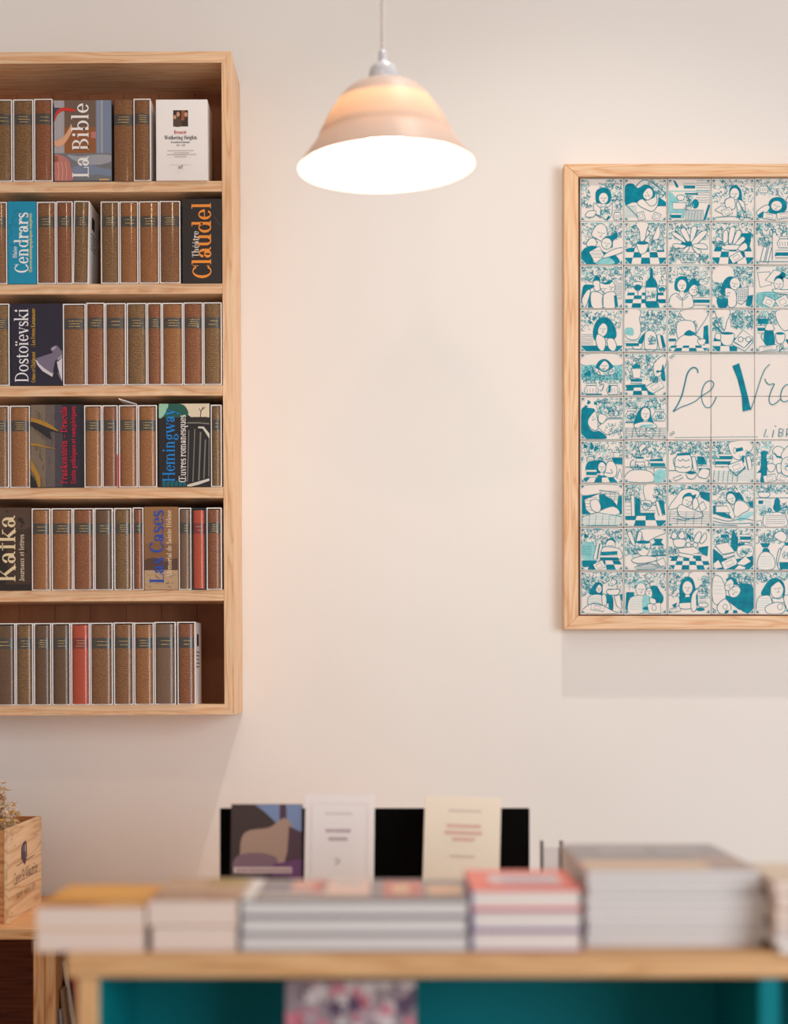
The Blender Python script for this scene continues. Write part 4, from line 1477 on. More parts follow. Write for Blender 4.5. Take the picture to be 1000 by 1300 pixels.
rt = random.Random(3)
th = TS / 2
tile_me = MB().box((-th, 0, 0), (th, .0075, TS), bev=.0011).mesh('tile', GLAZE)
keys = sorted(TILES)
ART = {k: tile_art(TILES[k], i) for i, k in enumerate(keys)}
n_off = 0
for rr in range(NR):
    for cc in range(NC):
        p = pl(TX0 + (cc + .5) * PITCH, TY0 + (rr + 1) * PITCH - .3, YT)
        t = link('tile', tile_me, panel, (p.x + rt.uniform(-.0003, .0003), rt.uniform(-.0004, .0002), p.z + rt.uniform(-.0003, .0003)))
        t.rotation_euler = (rt.uniform(-.004, .004), rt.uniform(-.004, .004), rt.uniform(-.004, .004))
        if rr in (4, 5) and 2 <= cc <= 6:
            continue
        k = '%d%d' % (rr, cc)
        if k not in ART:        # beyond the right edge of the photograph
            k = keys[(n_off * 7 + 5) % len(keys)]
            n_off += 1
        link('painting', ART[k], t)

# the hand painted shop name across the ten plain tiles
f = lambda q: [(840 + a / 6.25, 440 + b / 6.25) for a, b in q]
lp = Print(lambda q: (pl(q[0], q[1], YT).x, pl(q[0], q[1], YT).z), y=-.0007)
lp.layer(strip(cr(f([(285, 210), (280, 182), (255, 166), (225, 180), (200, 220), (182, 290), (160, 380), (125, 460), (88, 517)]), n=6), 1.7), 1)
lp.layer(strip(cr(f([(88, 517), (150, 482), (220, 456), (270, 430), (312, 394), (380, 350), (409, 308), (403, 280), (380, 272), (345, 290), (322, 335), (313, 394), (325, 450), (350, 483), (382, 480), (408, 448), (433, 395)]), n=5), 1.2), 1)
lp.layer([f([(558, 155), (612, 131), (632, 200), (668, 340), (706, 500), (640, 515), (632, 390), (600, 260)])], 0)
lp.layer(strip(cr(f([(703, 502), (730, 430), (760, 330), (790, 240), (818, 178), (856, 140)]), n=5), 1.0), 1)
lp.layer(strip(cr(f([(818, 254), (824, 278), (850, 302), (890, 296), (870, 342), (853, 392), (851, 436), (870, 461), (902, 450), (938, 418)]), n=5), 1.2), 1)
lp.layer(strip(cr(f([(1020, 310), (990, 302), (958, 332), (942, 380), (946, 424), (975, 438), (1010, 420), (1040, 380), (1046, 312), (1042, 380), (1054, 430), (1084, 424)]), n=5), 1.2), 1)
for s_ in ([(828, 655), (808, 716), (842, 712)], [(887, 662), (874, 722)], [(932, 650), (924, 714)], [(932, 650), (966, 660), (956, 680), (930, 683), (962, 692), (954, 710), (924, 714)],
           [(992, 652), (986, 716)], [(992, 652), (1022, 662), (1012, 682), (988, 686), (1018, 716)]):
    lp.layer(strip(f(s_), .9), 1)
lp.layer([f([(896, 628), (904, 628), (904, 636), (896, 636)])], 1)
xr = TX0 + 7 * PITCH - 1.5
for s_ in ([(856, 449.6), (xr - 8, 449.4)], [(848, 458), (847.6, 548)], [(856, 555.6), (962, 554.6)], [(1008, 555), (xr - 8, 555)], [(xr, 458), (xr, 548)]):
    lp.layer(strip(s_, .55), 1)
for (x, y) in ((851.5, 454), (851.5, 552)):
    for d in (0, 3):
        lp.layer(strip(cr([(x - 2 + d, y + 1 - d * .8), (x - .5 + d, y - 2 - d * .8), (x + 1.5 + d, y - .5 - d * .8), (x + d, y + 1.5 - d * .8), (x - 1 + d, y + .4 - d * .8)], n=3), .5), 1)
lp.mb.build('painted_lettering', TM, panel)

# ------------------------------------------------------------------ pendant lamp
YL = 2.9
KL = YL / F
L0 = at(490.6, 212.5, YL)
lamp = thing('pendant_lamp', 'bell-shaped porcelain pendant lamp, lit, on a twisted white cord', 'lamp', L0, rot=(0, -.035, 0))


def shade_mat():
    m = bpy.data.materials.new('porcelain')
    m.use_nodes = True
    nt = m.node_tree
    nt.nodes.clear()
    out = nd(m, 'ShaderNodeOutputMaterial')
    tc = nd(m, 'ShaderNodeTexCoord')
    sp = nd(m, 'ShaderNodeSeparateXYZ')
    lk(m, tc.outputs['Object'], sp.inputs[0])
    mp = nd(m, 'ShaderNodeMapping')
    mp.inputs['Scale'].default_value = (5, 5, 60)
    nz = nd(m, 'ShaderNodeTexNoise')
    nz.inputs['Scale'].default_value = 1
    nz.inputs['Detail'].default_value = 2
    lk(m, tc.outputs['Object'], mp.inputs[0])
    lk(m, mp.outputs[0], nz.inputs['Vector'])
    s1 = nd(m, 'ShaderNodeMath', operation='MULTIPLY_ADD')
    s1.inputs[1].default_value = .022
    lk(m, nz.outputs[0], s1.inputs[0])
    lk(m, sp.outputs[2], s1.inputs[2])
    nr = nd(m, 'ShaderNodeMapRange')
    nr.inputs['From Max'].default_value = .16
    lk(m, s1.outputs[0], nr.inputs[0])
    # how thin the porcelain is at each height
    rp = nd(m, 'ShaderNodeValToRGB')
    el = rp.color_ramp.elements
    el[0].position, el[0].color = 0.0, (.3, .3, .3, 1)
    el[1].position, el[1].color = 1.0, (.02, .02, .02, 1)
    for p, v in ((.30, .34), (.40, .34), (.44, .16), (.48, .5), (.62, .5), (.70, .62), (.76, .55), (.80, .08), (.9, .03)):
        e = el.new(p)
        e.color = (v, v, v, 1)
    lk(m, nr.outputs[0], rp.inputs[0])
    df = nd(m, 'ShaderNodeBsdfDiffuse')
    ge = nd(m, 'ShaderNodeNewGeometry')
    ci = nd(m, 'ShaderNodeMix', data_type='RGBA')      # colour darker outside, whiter inside so the hollow looks fully lit
    ci.inputs[6].default_value = lin((200, 180, 170))
    ci.inputs[7].default_value = lin((252, 248, 244))
    lk(m, ge.outputs['Backfacing'], ci.inputs[0])
    lk(m, ci.outputs[2], df.inputs[0])
    tr = nd(m, 'ShaderNodeBsdfTranslucent')
    tr.inputs[0].default_value = (1.0, .48, .16, 1)
    gl = nd(m, 'ShaderNodeBsdfGlossy')
    gl.inputs['Roughness'].default_value = .45
    mx = nd(m, 'ShaderNodeMixShader')
    ms = nd(m, 'ShaderNodeMath', operation='MULTIPLY')
    ms.inputs[1].default_value = .17
    lk(m, rp.outputs[0], ms.inputs[0])
    lk(m, ms.outputs[0], mx.inputs[0])
    lk(m, df.outputs[0], mx.inputs[1])
    lk(m, tr.outputs[0], mx.inputs[2])
    fz = nd(m, 'ShaderNodeLayerWeight')
    fz.inputs[0].default_value = .5
    fp_ = nd(m, 'ShaderNodeMath', operation='POWER')
    fp_.inputs[1].default_value = 4.0
    lk(m, fz.outputs[1], fp_.inputs[0])
    fm = nd(m, 'ShaderNodeMath', operation='MULTIPLY_ADD')
    fm.inputs[1].default_value = .14
    fm.inputs[2].default_value = .02
    lk(m, fp_.outputs[0], fm.inputs[0])
    m2 = nd(m, 'ShaderNodeMixShader')
    lk(m, fm.outputs[0], m2.inputs[0])
    lk(m, mx.outputs[0], m2.inputs[1])
    lk(m, gl.outputs[0], m2.inputs[2])
    lk(m, m2.outputs[0], out.inputs[0])
    return m


pr = [(113, 0), (112.2, 1.4), (106.5, 9), (99, 19), (92, 28), (88, 33.5), (86.5, 36), (85.5, 39), (83, 45), (80, 51), (76.5, 58), (71.5, 66.5), (66.5, 74), (61, 82), (55, 90),
      (48, 97), (40.5, 102), (33, 105.3), (24, 107.8), (17, 108.5)]
prof = [(a * KL, b * KL) for a, b in pr]
P2 = [Vector((a, b)) for a, b in prof]
sm = []
for i in range(len(prof) - 1):
    sm.append(prof[i])
    sm.append(((prof[i][0] + prof[i + 1][0]) / 2, (prof[i][1] + prof[i + 1][1]) / 2))
sm.append(prof[-1])
MB().lathe(sm, 72).build('lamp_shade', shade_mat(), lamp, smooth=True)
GLASSY = mat('socket_porcelain', (204, 204, 210), .25, coat=.5)
hp = [(17, 107), (18.2, 110), (18.4, 116), (18, 121), (16.5, 126), (13, 130), (8, 132.5), (6, 134), (5.6, 138), (5, 146), (3.4, 149), (0.4, 150)]
MB().lathe([(a * KL, b * KL) for a, b in hp], 32).build('lamp_holder', GLASSY, lamp, smooth=True)
MB().lathe([(15.5 * KL, 107 * KL), (15.5 * KL, 84 * KL), (11 * KL, 80 * KL), (0.1, 79 * KL * 1.0)][:3], 24).build('bulb_socket', GLASSY, lamp, smooth=True)
em = bpy.data.materials.new('glowing_bulb')
em.use_nodes = True
em.node_tree.nodes.clear()
e_ = nd(em, 'ShaderNodeEmission')
e_.inputs[0].default_value = (1.0, .84, .69, 1)
e_.inputs[1].default_value = BULB
o_ = nd(em, 'ShaderNodeOutputMaterial')
lk(em, e_.outputs[0], o_.inputs[0])
bp = [(0.2, 22)] + [(26 * math.sin(math.radians(a)), 48 - 26 * math.cos(math.radians(a))) for a in range(15, 140, 15)] + [(13, 74), (10.5, 80)]
MB().lathe([(a * KL, b * KL) for a, b in bp], 24).build('bulb', em, lamp, smooth=True)
cm = MB()
ln = 3.92 - L0.z - 150 * KL + .004
for ph in (0, math.pi):
    path = []
    nst = int(ln / .0021)
    for i in range(nst + 1):
        z = 149 * KL + ln * i / nst
        a = ph + 2 * math.pi * z / .024
        dx = .035 * z           # the cord hangs plumb though the shade tips a little
        path.append((.0019 * math.cos(a) + .035 * (z - 149 * KL), .0019 * math.sin(a), z))
    cm.tube(path, .0017, 5)
cm.build('twisted_cord', mat('cord_fabric', (220, 208, 200), .7), lamp, smooth=True)

# ------------------------------------------------------------------ low cabinets along the wall
YC = 3.226
HC = EYE - 0.494                # top of the worktop
CT = .0217


def wx(px, Y):
    return (px - 500.0) * Y / F


xm_ = wx(56, YC)
top = MB().box((-1.62, YC, HC - CT), (xm_ + .825, WALL - .016, HC), bev=.0012).build('worktop', REDPINE['x'])
tag(top, 'long pale pine worktop carrying the wooden wine crate', 'worktop')
xm = wx(56, YC)


DARKBACK = wood('cabinet_back_wood', 'x', (128, 66, 34), (116, 56, 28), (96, 44, 20), rough=.7)  # darker than the other cabinet wood: shade of the bay put into the colour


def cabinet(x0, x1, label):
    r = thing('low_cabinet', label, 'cabinet', ((x0 + x1) / 2, YC, 0), 'low open cabinets under the worktop')
    w = (x1 - x0) / 2
    t = wx(70, YC) - xm
    d = WALL - .02 - YC
    h = HC - CT - .0003
    for s in (-1, 1):
        a, b = (-w, -w + t) if s < 0 else (w - t, w)
        MB().box((a, .003, 0), (b, d, h), bev=.0012).build('side_panel', REDPINE['z'], r)
    MB().box((-w + t, d - .008, .06), (w - t, d, h)).build('back_board', DARKBACK, r)
    MB().box((-w + t, .006, .06), (w - t, d - .008, .08)).build('bottom_board', REDPINE['x'], r)
    MB().box((-w + t, .006, .36), (w - t, d - .008, .38), bev=.001).build('shelf_board', REDPINE['x'], r)
    MB().box((-w + t, .03, 0), (w - t, .045, .06)).build('plinth', REDPINE['x'], r)
    return r


cabinet(xm - .9, xm - .0003, 'pine cabinet with a dark empty bay below the wine crate')
cabinet(xm + .0003, xm + .82, 'pine cabinet with leaning magazines beside the display table')

# magazines leaning in the second cabinet
zs = .38


def leaning(name, label, px_top, py_top, tpx, Y0, h, d, lean, cols, cat='magazine'):
    p = at(px_top, py_top, Y0)
    t = tpx * Y0 / F
    # base point: the top-left corner lands on px_top, py_top
    r = thing(name, label, cat, (p.x + math.sin(lean) * h, Y0, zs), 'magazines leaning in the cabinet', (0, -lean, 0))
    ca, pg = cols
    e = .0009
    MB().box((0, 0, 0), (e, d, h)).build('front_cover', ca, r)
    MB().box((t - e, 0, 0), (t, d, h)).build('back_cover', ca, r)
    MB().box((e, .0008, .0005), (t - e, d, h - .0005)).build('pages', pg, r)
    return r


PG2 = mat('magazine_pages', (236, 220, 210), .7)
leaning('magazine', 'thick magazine with plum cover and pale pages leaning in the cabinet', 78, 1220.0, 6.6, 3.29, .303, .21, .150, (mat('plum_cover', (92, 76, 98), .5), PG2))
leaning('magazine', 'brown-grey booklet leaning left of the plum magazine', 75.5, 1250.4, 5.4, 3.26, .251, .17, .108, (mat('taupe_cover', (148, 118, 88), .55), mat('taupe_pages', (170, 140, 108), .7)))
leaning('magazine', 'white and blue-grey leaflet against the cabinet side', 70.6, 1276, 5.2, 3.245, .212, .15, .085, (mat('pale_blue_cover', (206, 208, 222), .45), mat('grey_pages', (120, 118, 130), .7)))
leaning('book', 'orange-red book leaning right of the plum magazine', 89.2, 1238.6, 7.5, 3.31, .274, .16, .151, (mat('vermilion_cover', (214, 72, 36), .5), mat('vermilion_pages', (222, 96, 54), .7)), 'book')

# ------------------------------------------------------------------ wine crate with dried flowers
Y0c, Y1c = 3.288, 3.598
xr_ = -.7725
CH = .190
cw = .36
dc = Y1c - Y0c
crate = thing('wine_crate', 'pale wooden wine crate with printed side holding dried flowers', 'crate', (xr_, Y0c, HC))
tb = .0085
tag(MB().box((-tb, 0, 0), (0, dc, CH), bev=.0006).build('side_plank', CRATE, crate), 'printed side of the crate')
MB().box((-cw, 0, 0), (-cw + tb, dc, CH), bev=.0006).build('side_plank', CRATE, crate)
MB().box((-cw + tb + .0002, .0015, .0), (-tb - .0002, .0115, CH - .003), bev=.0006).build('front_plank', CRATE_F, crate)
MB().box((-cw + tb + .0002, dc - .0115, .0), (-tb - .0002, dc - .0015, CH), bev=.0006).build('back_plank', CRATE_F, crate)
MB().box((-cw + tb, .0115, 0), (-tb, dc - .0115, .008)).build('bottom_plank', CRATE_F, crate)


# print on the crate side, placed by picture position on that plane
def cside(px, py):
    Y = (xr_ * F) / (px - 500.0)
    return (Y - Y0c, EYE - (py - HOR) * Y / F - HC)


cp = MB()
cyy = {'x': .00025}


def cpoly(polys, mi):
    for p in polys:
        cp.add([(cyy['x'], u, v) for u, v in p], [list(range(len(p)))], mi)
    cyy['x'] += .00004


zf = lambda a, b: cside(a / 4.33, 1000 + b / 4.33)
cpoly([[zf(128, 300), zf(140, 290), zf(146, 300), zf(148, 370), zf(142, 405), zf(136, 425), zf(126, 405), zf(116, 392), zf(116, 330)]], 0)
cpoly([[zf(136, 312), zf(140, 310), zf(141, 352), zf(137, 355)]], 1)
cpoly([[zf(124, 322), zf(131, 316), zf(131, 350), zf(125, 353)]], 2)
cpoly([[zf(138, 362), zf(144, 358), zf(143, 385), zf(138, 398)]], 3)
cpoly(strip([zf(90, 432), zf(187, 369)], .0016), 0)


def ctext(s, p0, p1, cap, mi, T, t):
    ps, l = text_polys(s, T, t)
    a = Vector(zf(*p0))
    b = Vector(zf(*p1))
    d = (b - a) / l
    up = Vector((0, cap))
    cpoly([[tuple(a + d * x + up * y) for x, y in p] for p in ps], mi)


ctext('Cave St Maurice', (74, 540), (206, 460), .024, 0, .06, .035)
r = random.Random(4)
for i in range(13):             # the small second line can not be read
    a = 92 + (192 - 92) * i / 13
    b = 608 - (608 - 545) * i / 13
    if i in (4, 9):
        continue
    q0 = zf(a, b)
    for k in range(3):
        cpoly(strip([(q0[0] + k * .0045, q0[1]), (q0[0] + k * .0045 + r.uniform(-.002, .002), q0[1] + .011)], .0009), 3)
    cpoly(strip([(q0[0], q0[1] + r.choice([0, .011])), (q0[0] + .010, q0[1] + r.choice([0, .005, .011]))], .0009), 3)
for (a, b) in ((62, 262), (60, 285), (78, 318), (216, 560), (60, 690)):
    q0 = zf(a, b)
    cpoly([[(q0[0] + .003 * math.cos(k), q0[1] + .002 * math.sin(k)) for k in range(6)]], 3)
cp.build('printed_mark', [mat('stamp_ink', (74, 62, 78), .7), mat('stamp_gap', (208, 176, 150), .7), mat('stamp_mauve', (120, 98, 112), .7), mat('stamp_brown', (126, 88, 62), .7)], crate)

fl = thing('dried_flower_bunch', 'bunch of dried straw-coloured and purple flowers in the wine crate', 'flowers', (xr_ - .046, Y0c + .075, HC + .009))
r = random.Random(12)
STEM = mat('dry_stem', (196, 160, 112), .8)
FLM = [mat('straw_flower', (222, 192, 140), .8), mat('pale_flower', (232, 206, 180), .8), mat('pink_flower', (196, 142, 120), .8), mat('violet_flower', (70, 44, 84), .8), mat('yellow_flower', (214, 168, 66), .8)]
heads = []
for i in range(110):
    a = r.uniform(0, 6.28)
    R_ = r.uniform(.005, .080)
    hgt = .255 - R_ * .8 + r.uniform(-.05, .02)
    tx, ty = R_ * math.cos(a), R_ * math.sin(a)
    tx = min(tx, .034)
    ty = max(ty, -.060)
    if hgt < .19 or i % 4 == 0:
        tx *= .8
    s_ = MB()
    pth = [(tx * .25 * k, ty * .25 * k, hgt * k / 4) for k in range(5)]
    pth = [(x * (.3 + .7 * k / 4), y * (.3 + .7 * k / 4), z) for k, (x, y, z) in enumerate(pth)]
    s_.tube(pth, [.0011, .001, .0009, .0008, .0006], 4)
    for q in range(3):          # fine side twigs
        b0 = Vector(pth[3]).lerp(Vector(pth[4]), q / 3)
        s_.tube([b0, b0 + Vector((r.uniform(-.014, .014), r.uniform(-.014, .014), r.uniform(.006, .018)))], [.0006, .0004], 3)
    so = s_.build('stem', STEM, fl)
    mi = r.choice([0, 0, 1, 1, 2, 0, 4, 0, 1, 3])
    h_ = MB()
    for q in range(r.randint(3, 6)):
        c = Vector(pth[4]) + Vector((r.uniform(-.009, .009), r.uniform(-.009, .009), r.uniform(-.016, .010)))
        for p in range(5):      # five small pointed petals
            an = p * 1.2566 + r.uniform(0, .5)
            l_ = r.uniform(.004, .0085)
            d1 = Vector((math.cos(an), math.sin(an), r.uniform(.2, 1.0))) * l_
            d2 = Vector((-math.sin(an), math.cos(an), 0)) * l_ * .4
            h_.add([c, c + d1 * .6 + d2, c + d1, c + d1 * .6 - d2], [(0, 1, 2, 3)])
    h_.build('flower_head', FLM[mi], so)

# ------------------------------------------------------------------ display table in front
ZT_ = .913
YF_ = 2.0
xl, xrr = wx(83, YF_), wx(1240, YF_)
YBK = 2.62
TH = 31 * YF_ / F
table = thing('display_table', 'pale wood display table with teal painted bays under the top', 'table', ((xl + xrr) / 2, YF_, 0))
cx = (xl + xrr) / 2
TEAL = mat('teal_paint_wood', (0, 120, 130), .6, spec=.15)
MB().box((xl - cx, 0, ZT_ - TH), (xrr - cx, YBK - YF_, ZT_), bev=.003).build('tabletop', BEECH['x'], table)
zu = ZT_ - TH
la, lb = wx(97, YF_) - cx, wx(123.5, YF_) - cx
MB().box((la, .004, 0), (lb, YBK - YF_ - .01, zu), bev=.0015).build('side_panel', BEECH['z'], table)
MB().box((lb, .012, .1), (lb + .004, .28, zu)).build('side_lining', TEAL, table)
ra, rb = wx(965, YF_) - cx, wx(990.5, YF_) - cx
MB().box((ra, .004, 0), (rb, .28, zu), bev=.0012).build('divider', TEAL, table)
ea = wx(1226, YF_) - cx
MB().box((ea - .026, .004, 0), (ea, YBK - YF_ - .01, zu), bev=.0015).build('side_panel', BEECH['z'], table)
MB().box((lb + .004, .28, .02), (ea - .026, .295, zu)).build('back_panel', TEAL, table)
MB().box((lb + .004, .01, .575), (ra, .28, .595), bev=.001).build('shelf', TEAL, table)
MB().box((rb, .01, .575), (ea - .026, .28, .595), bev=.001).build('shelf', TEAL, table)
MB().box((lb + .004, .01, .05), (ra, .28, .07), bev=.001).build('shelf', TEAL, table)
MB().box((rb, .01, .05), (ea - .026, .28, .07), bev=.001).build('shelf', TEAL, table)


class Art:
    """patches of print lying on the top cover: u 0..1 to the right, v 0..1 from front to back"""

    def __init__(s, w, d, z):
        s.w, s.d, s.z = w, d, z + .0002
        s.mb = MB()

    def poly(s, pts, mi):
        s.mb.add([((u - .5) * s.w, v * s.d, s.z) for u, v in pts], [list(range(len(pts)))], mi)
        s.z += .00005

    def rect(s, a, b, c, d, mi):
        s.poly([(a, b), (c, b), (c, d), (a, d)], mi)


def page_mat(name, col, col2):
    m = mat(name, col, .75)
    b = m.node_tree.nodes['Principled BSDF']
    tc = nd(m, 'ShaderNodeTexCoord')
    mp = nd(m, 'ShaderNodeMapping')
    mp.inputs['Scale'].default_value = (3, 3, 900)
    nz = nd(m, 'ShaderNodeTexNoise')
    nz.inputs['Scale'].default_value = 1
    lk(m, tc.outputs['Object'], mp.inputs[0])
    lk(m, mp.outputs[0], nz.inputs['Vector'])
    mx = nd(m, 'ShaderNodeMix', data_type='RGBA')
    mx.inputs[6].default_value = lin(col)
    mx.inputs[7].default_value = lin(col2)
    lk(m, nz.outputs[0], mx.inputs[0])
    lk(m, mx.outputs[2], b.inputs['Base Color'])
    return m


PW = page_mat('page_block_white', (240, 230, 224), (214, 202, 196))
PC = page_mat('page_block_cream', (234, 214, 202), (216, 194, 184))
PGY = page_mat('page_block_grey', (232, 226, 224), (204, 196, 194))
_ck = {}


def cov(col, rough=.4):
    k = tuple(col)
    if k not in _ck:
        _ck[k] = mat('cover_%d' % len(_ck), col, rough, coat=.3)
        _ck[k].name = 'book_cover'
    return _ck[k]


def lying_book(label, x0, x1, yfr, z0, h, d, cover, pages, hard=True, ct=.0022, name='book', cat='book', group=None, yaw=0.0, art=None, spine='left', bow=0.0, spine_col=None):
    w = x1 - x0
    o = thing(name, label, cat, ((x0 + x1) / 2, yfr, z0), group, (0, 0, yaw))
    hw = w / 2
    ins = .003 if hard else .0006
    cm_ = cov(cover)
    MB().box((-hw, 0, 0), (hw, d, ct), bev=min(.0006, ct * .3)).build('bottom_cover', cm_, o)
    if bow:
        # a limp cover that bulges a little
        n = 10
        vs, fs = [], []
        for i in range(n + 1):
            u = i / n
            for v in (0, .5, 1):
                zz = h - ct + bow * math.sin(math.pi * u) * (1 - .35 * v)
                vs += [(-hw + w * u, d * v, zz), (-hw + w * u, d * v, zz + ct)]
        for i in range(n):
            for j in range(2):
                a = i * 6 + j * 2
                b = a + 6
                fs += [(a + 1, b + 1, b + 3, a + 3), (a, a + 2, b + 2, b)]
            a, b = i * 6, i * 6 + 6
            fs += [(a, b, b + 1, a + 1), (a + 4, a + 5, b + 5, b + 4)]
        fs += [(0, 1, 3, 2), (2, 3, 5, 4), (n * 6, n * 6 + 2, n * 6 + 3, n * 6 + 1), (n * 6 + 2, n * 6 + 4, n * 6 + 5, n * 6 + 3)]
        smooth_by_angle(MB().add(vs, fs).build('top_cover', cm_, o), 30)
        # pages follow the bow
        vs, fs = [], []
        for i in range(n + 1):
            u = i / n
            x = -hw + ins + (w - 2 * ins) * u
            vs += [(x, ins, ct), (x, ins, h - ct + bow * math.sin(math.pi * u) - .0002), (x, d - ins, ct), (x, d - ins, h - ct + bow * math.sin(math.pi * u) * .65 - .0002)]
        for i in range(n):
            a, b = 4 * i, 4 * i + 4
            fs += [(a, b, b + 1, a + 1), (a + 2, a + 3, b + 3, b + 2), (a + 1, b + 1, b + 3, a + 3)]
        fs += [(0, 1, 3, 2), (4 * n, 4 * n + 2, 4 * n + 3, 4 * n + 1)]
        MB().add(vs, fs).build('pages', pages, o)
    else:
        MB().box((-hw, 0, h - ct), (hw, d, h), bev=min(.0006, ct * .3)).build('top_cover', cm_, o)
        MB().box((-hw + (ct if spine == 'left' else ins), ins, ct), (hw - (ct if spine == 'right' else ins), d - ins, h - ct)).build('pages', pages, o)
    if spine:
        a, b = {'left': (-hw, -hw + ct), 'right': (hw - ct, hw)}[spine]
        MB().box((a, .0001, ct), (b, d - .0001, h - ct)).build('book_spine', cov(spine_col or cover), o)
    if art:
        A = Art(w, d, h)
        cols = art(A)
        A.mb.build('cover_print', [cov(c) for c in cols], o)
    return o


Y1 = 2.014


def zz(py, Y):
    return EYE - (py - HOR) * Y / F


def fx(px, Y=Y1):
    return wx(px, Y)


GA = 'paperbacks at the left end of the display table'
hA = (zz(1151, Y1) - ZT_ - .0006) / 2


def art(A):
    A.rect(0, 0, 1, .24, 0)  # darker front strip: shadow band painted along the cover's edge
    A.rect(.06, .04, .5, .2, 1)
    A.rect(.62, .08, .92, .2, 2)
    A.rect(0, .28, 1, 1, 3)
    A.rect(.1, .5, .9, .7, 4)
    return [(222, 160, 92), (176, 116, 66), (240, 206, 150), (250, 178, 70), (252, 194, 100)]


lying_book('lower thick paperback of the leftmost stack on the display table', fx(46), fx(184), Y1, ZT_, hA, .208, (226, 196, 168), PC, False, .0009, group=GA)
lying_book('orange covered thick paperback on top of the leftmost stack', fx(45), fx(184.5), Y1 - .001, ZT_ + hA + .0002, hA, .215, (240, 166, 66), PC, False, .0009, group=GA, art=art, bow=.0000)

GB = 'second stack of books on the display table'
hB = zz(1143, Y1) - ZT_
lying_book('lower pale book of the second stack from left', fx(192), fx(301), Y1, ZT_, hB * .50, .2, (150, 112, 100), PC, False, .001, group=GB)


def art(A):
    A.rect(0, 0, 1, .3, 0)
    A.rect(0, .45, .7, .8, 1)
    A.rect(.5, .62, .98, .98, 2)
    A.rect(.1, .1, .6, .22, 3)
    return [(172, 132, 112), (214, 180, 152), (178, 152, 84), (206, 178, 160)]


lying_book('beige covered thick book on top of the second stack from left', fx(187), fx(302.5), Y1 - .001, ZT_ + hB * .5 + .0002, hB * .5 - .0003, .225, (204, 168, 140), PC, False, .001, group=GB, art=art)

GC = 'wide hardback art books in the middle of the display table'
hC = (zz(1142.5, Y1) - ZT_) / 3
for i in range(3):
    def art(A):
        A.rect(0, .0, 1, .10, 0)
        A.rect(.0, .0, .055, 1, 6)
        A.rect(.07, .14, .36, .30, 1)
        A.rect(.07, .42, .19, .60, 2)
        A.rect(.20, .40, .30, .95, 3)
        A.rect(.30, .28, .345, .98, 4)
        A.rect(.36, .16, .56, .96, 5)
        A.rect(.62, .14, .80, .9, 4)
        A.rect(.66, .3, .74, .7, 7)
        A.rect(.82, .2, .98, .7, 7)
        A.rect(.40, .66, .52, .9, 1)
        return [(112, 98, 100), (206, 192, 184), (92, 92, 128), (220, 150, 130), (204, 84, 60), (236, 190, 172), (242, 238, 236), (226, 170, 120)]

    lying_book(('bottom wide grey hardback art book of the middle stack', 'middle wide grey hardback of the stack of three art books', 'topmost wide art book with red and pink patterned cover')[i],
               fx(305 + (0, .8, -.5)[i]), fx(596 + (0, -1, .5)[i]), Y1 + (0, .001, 0)[i], ZT_ + hC * i + .0001, hC - .0002, .205, (158, 148, 150) if i < 2 else (120, 108, 112), PGY, True, .0026,
               group=GC, art=art if i == 2 else None)

GD = 'small hardbacks with blue spines on the display table'
hD = (zz(1128.5, Y1) - ZT_) / 3
for i in range(3):
    def art(A):
        A.rect(.0, .0, 1, .22, 2)
        A.rect(.3, .02, .98, .12, 3)
        A.rect(.2, .28, .86, .72, 0)
        A.rect(.32, .38, .8, .46, 1)
        A.rect(.32, .55, .7, .62, 1)
        return [(222, 204, 212), (150, 130, 170), (246, 84, 48), (182, 56, 96)]

    lying_book(('bottom white paged hardback with blue spine in the small stack', 'middle hardback with blue spine in the small stack', 'topmost orange covered hardback of the small stack with pale title label')[i],
               fx(598 + (0, .6, -.4)[i]), fx(739 + (.5, .6, 0)[i]), Y1 + (0, .0006, 0)[i], ZT_ + hD * i + .0001, hD - .0002, .2, ((160, 98, 142), (108, 86, 150), (250, 84, 40))[i], PW, True, .0022,
               group=GD, art=art if i == 2 else None, spine_col=(88, 84, 148))

GE = 'magazines piled at the right of the display table'
Y5 = 2.046
nE = 9
hE = (zz(1104, Y5) - ZT_) / nE
r = random.Random(21)
PLC = ['bottom', 'second lowest', 'third lowest', 'fourth lowest', 'middle', 'fourth highest', 'third highest', 'second highest', 'topmost']
zc_ = ZT_ + .0001
for i in range(nE):
    def art(A):
        A.rect(0, .0, 1, .33, 0)
        A.rect(.0, .02, .74, .28, 1)
        A.rect(.74, .0, 1, .5, 2)
        A.rect(.0, .5, 1, .98, 3)
        A.rect(.2, .6, .5, .86, 4)
        A.rect(.58, .62, .84, .82, 4)
        return [(196, 160, 132), (226, 186, 144), (168, 136, 122), (138, 128, 132), (158, 150, 154)]

    o = r.uniform(-2.2, 2.2)
    ext = (0, 5, 6, 3, 7, 5, -2, -3, -4)[i]
    lying_book('%s %s magazine of the tall pile right of the orange book' % (PLC[i], 'grey covered' if i == nE - 1 else 'pale'), fx(745 + o, Y5), fx(968 + ext, Y5), Y5 + r.uniform(-.001, .004), zc_, hE - .0002, .315,
               ((188, 180, 180), (206, 200, 198), (176, 170, 172), (210, 204, 202))[i % 4] if i < nE - 1 else (150, 140, 142), PGY, False, .0008, 'magazine', 'magazine', GE,
               yaw=r.uniform(-.004, .004), art=art if i == nE - 1 else None, spine=None, bow=0)
    zc_ += hE

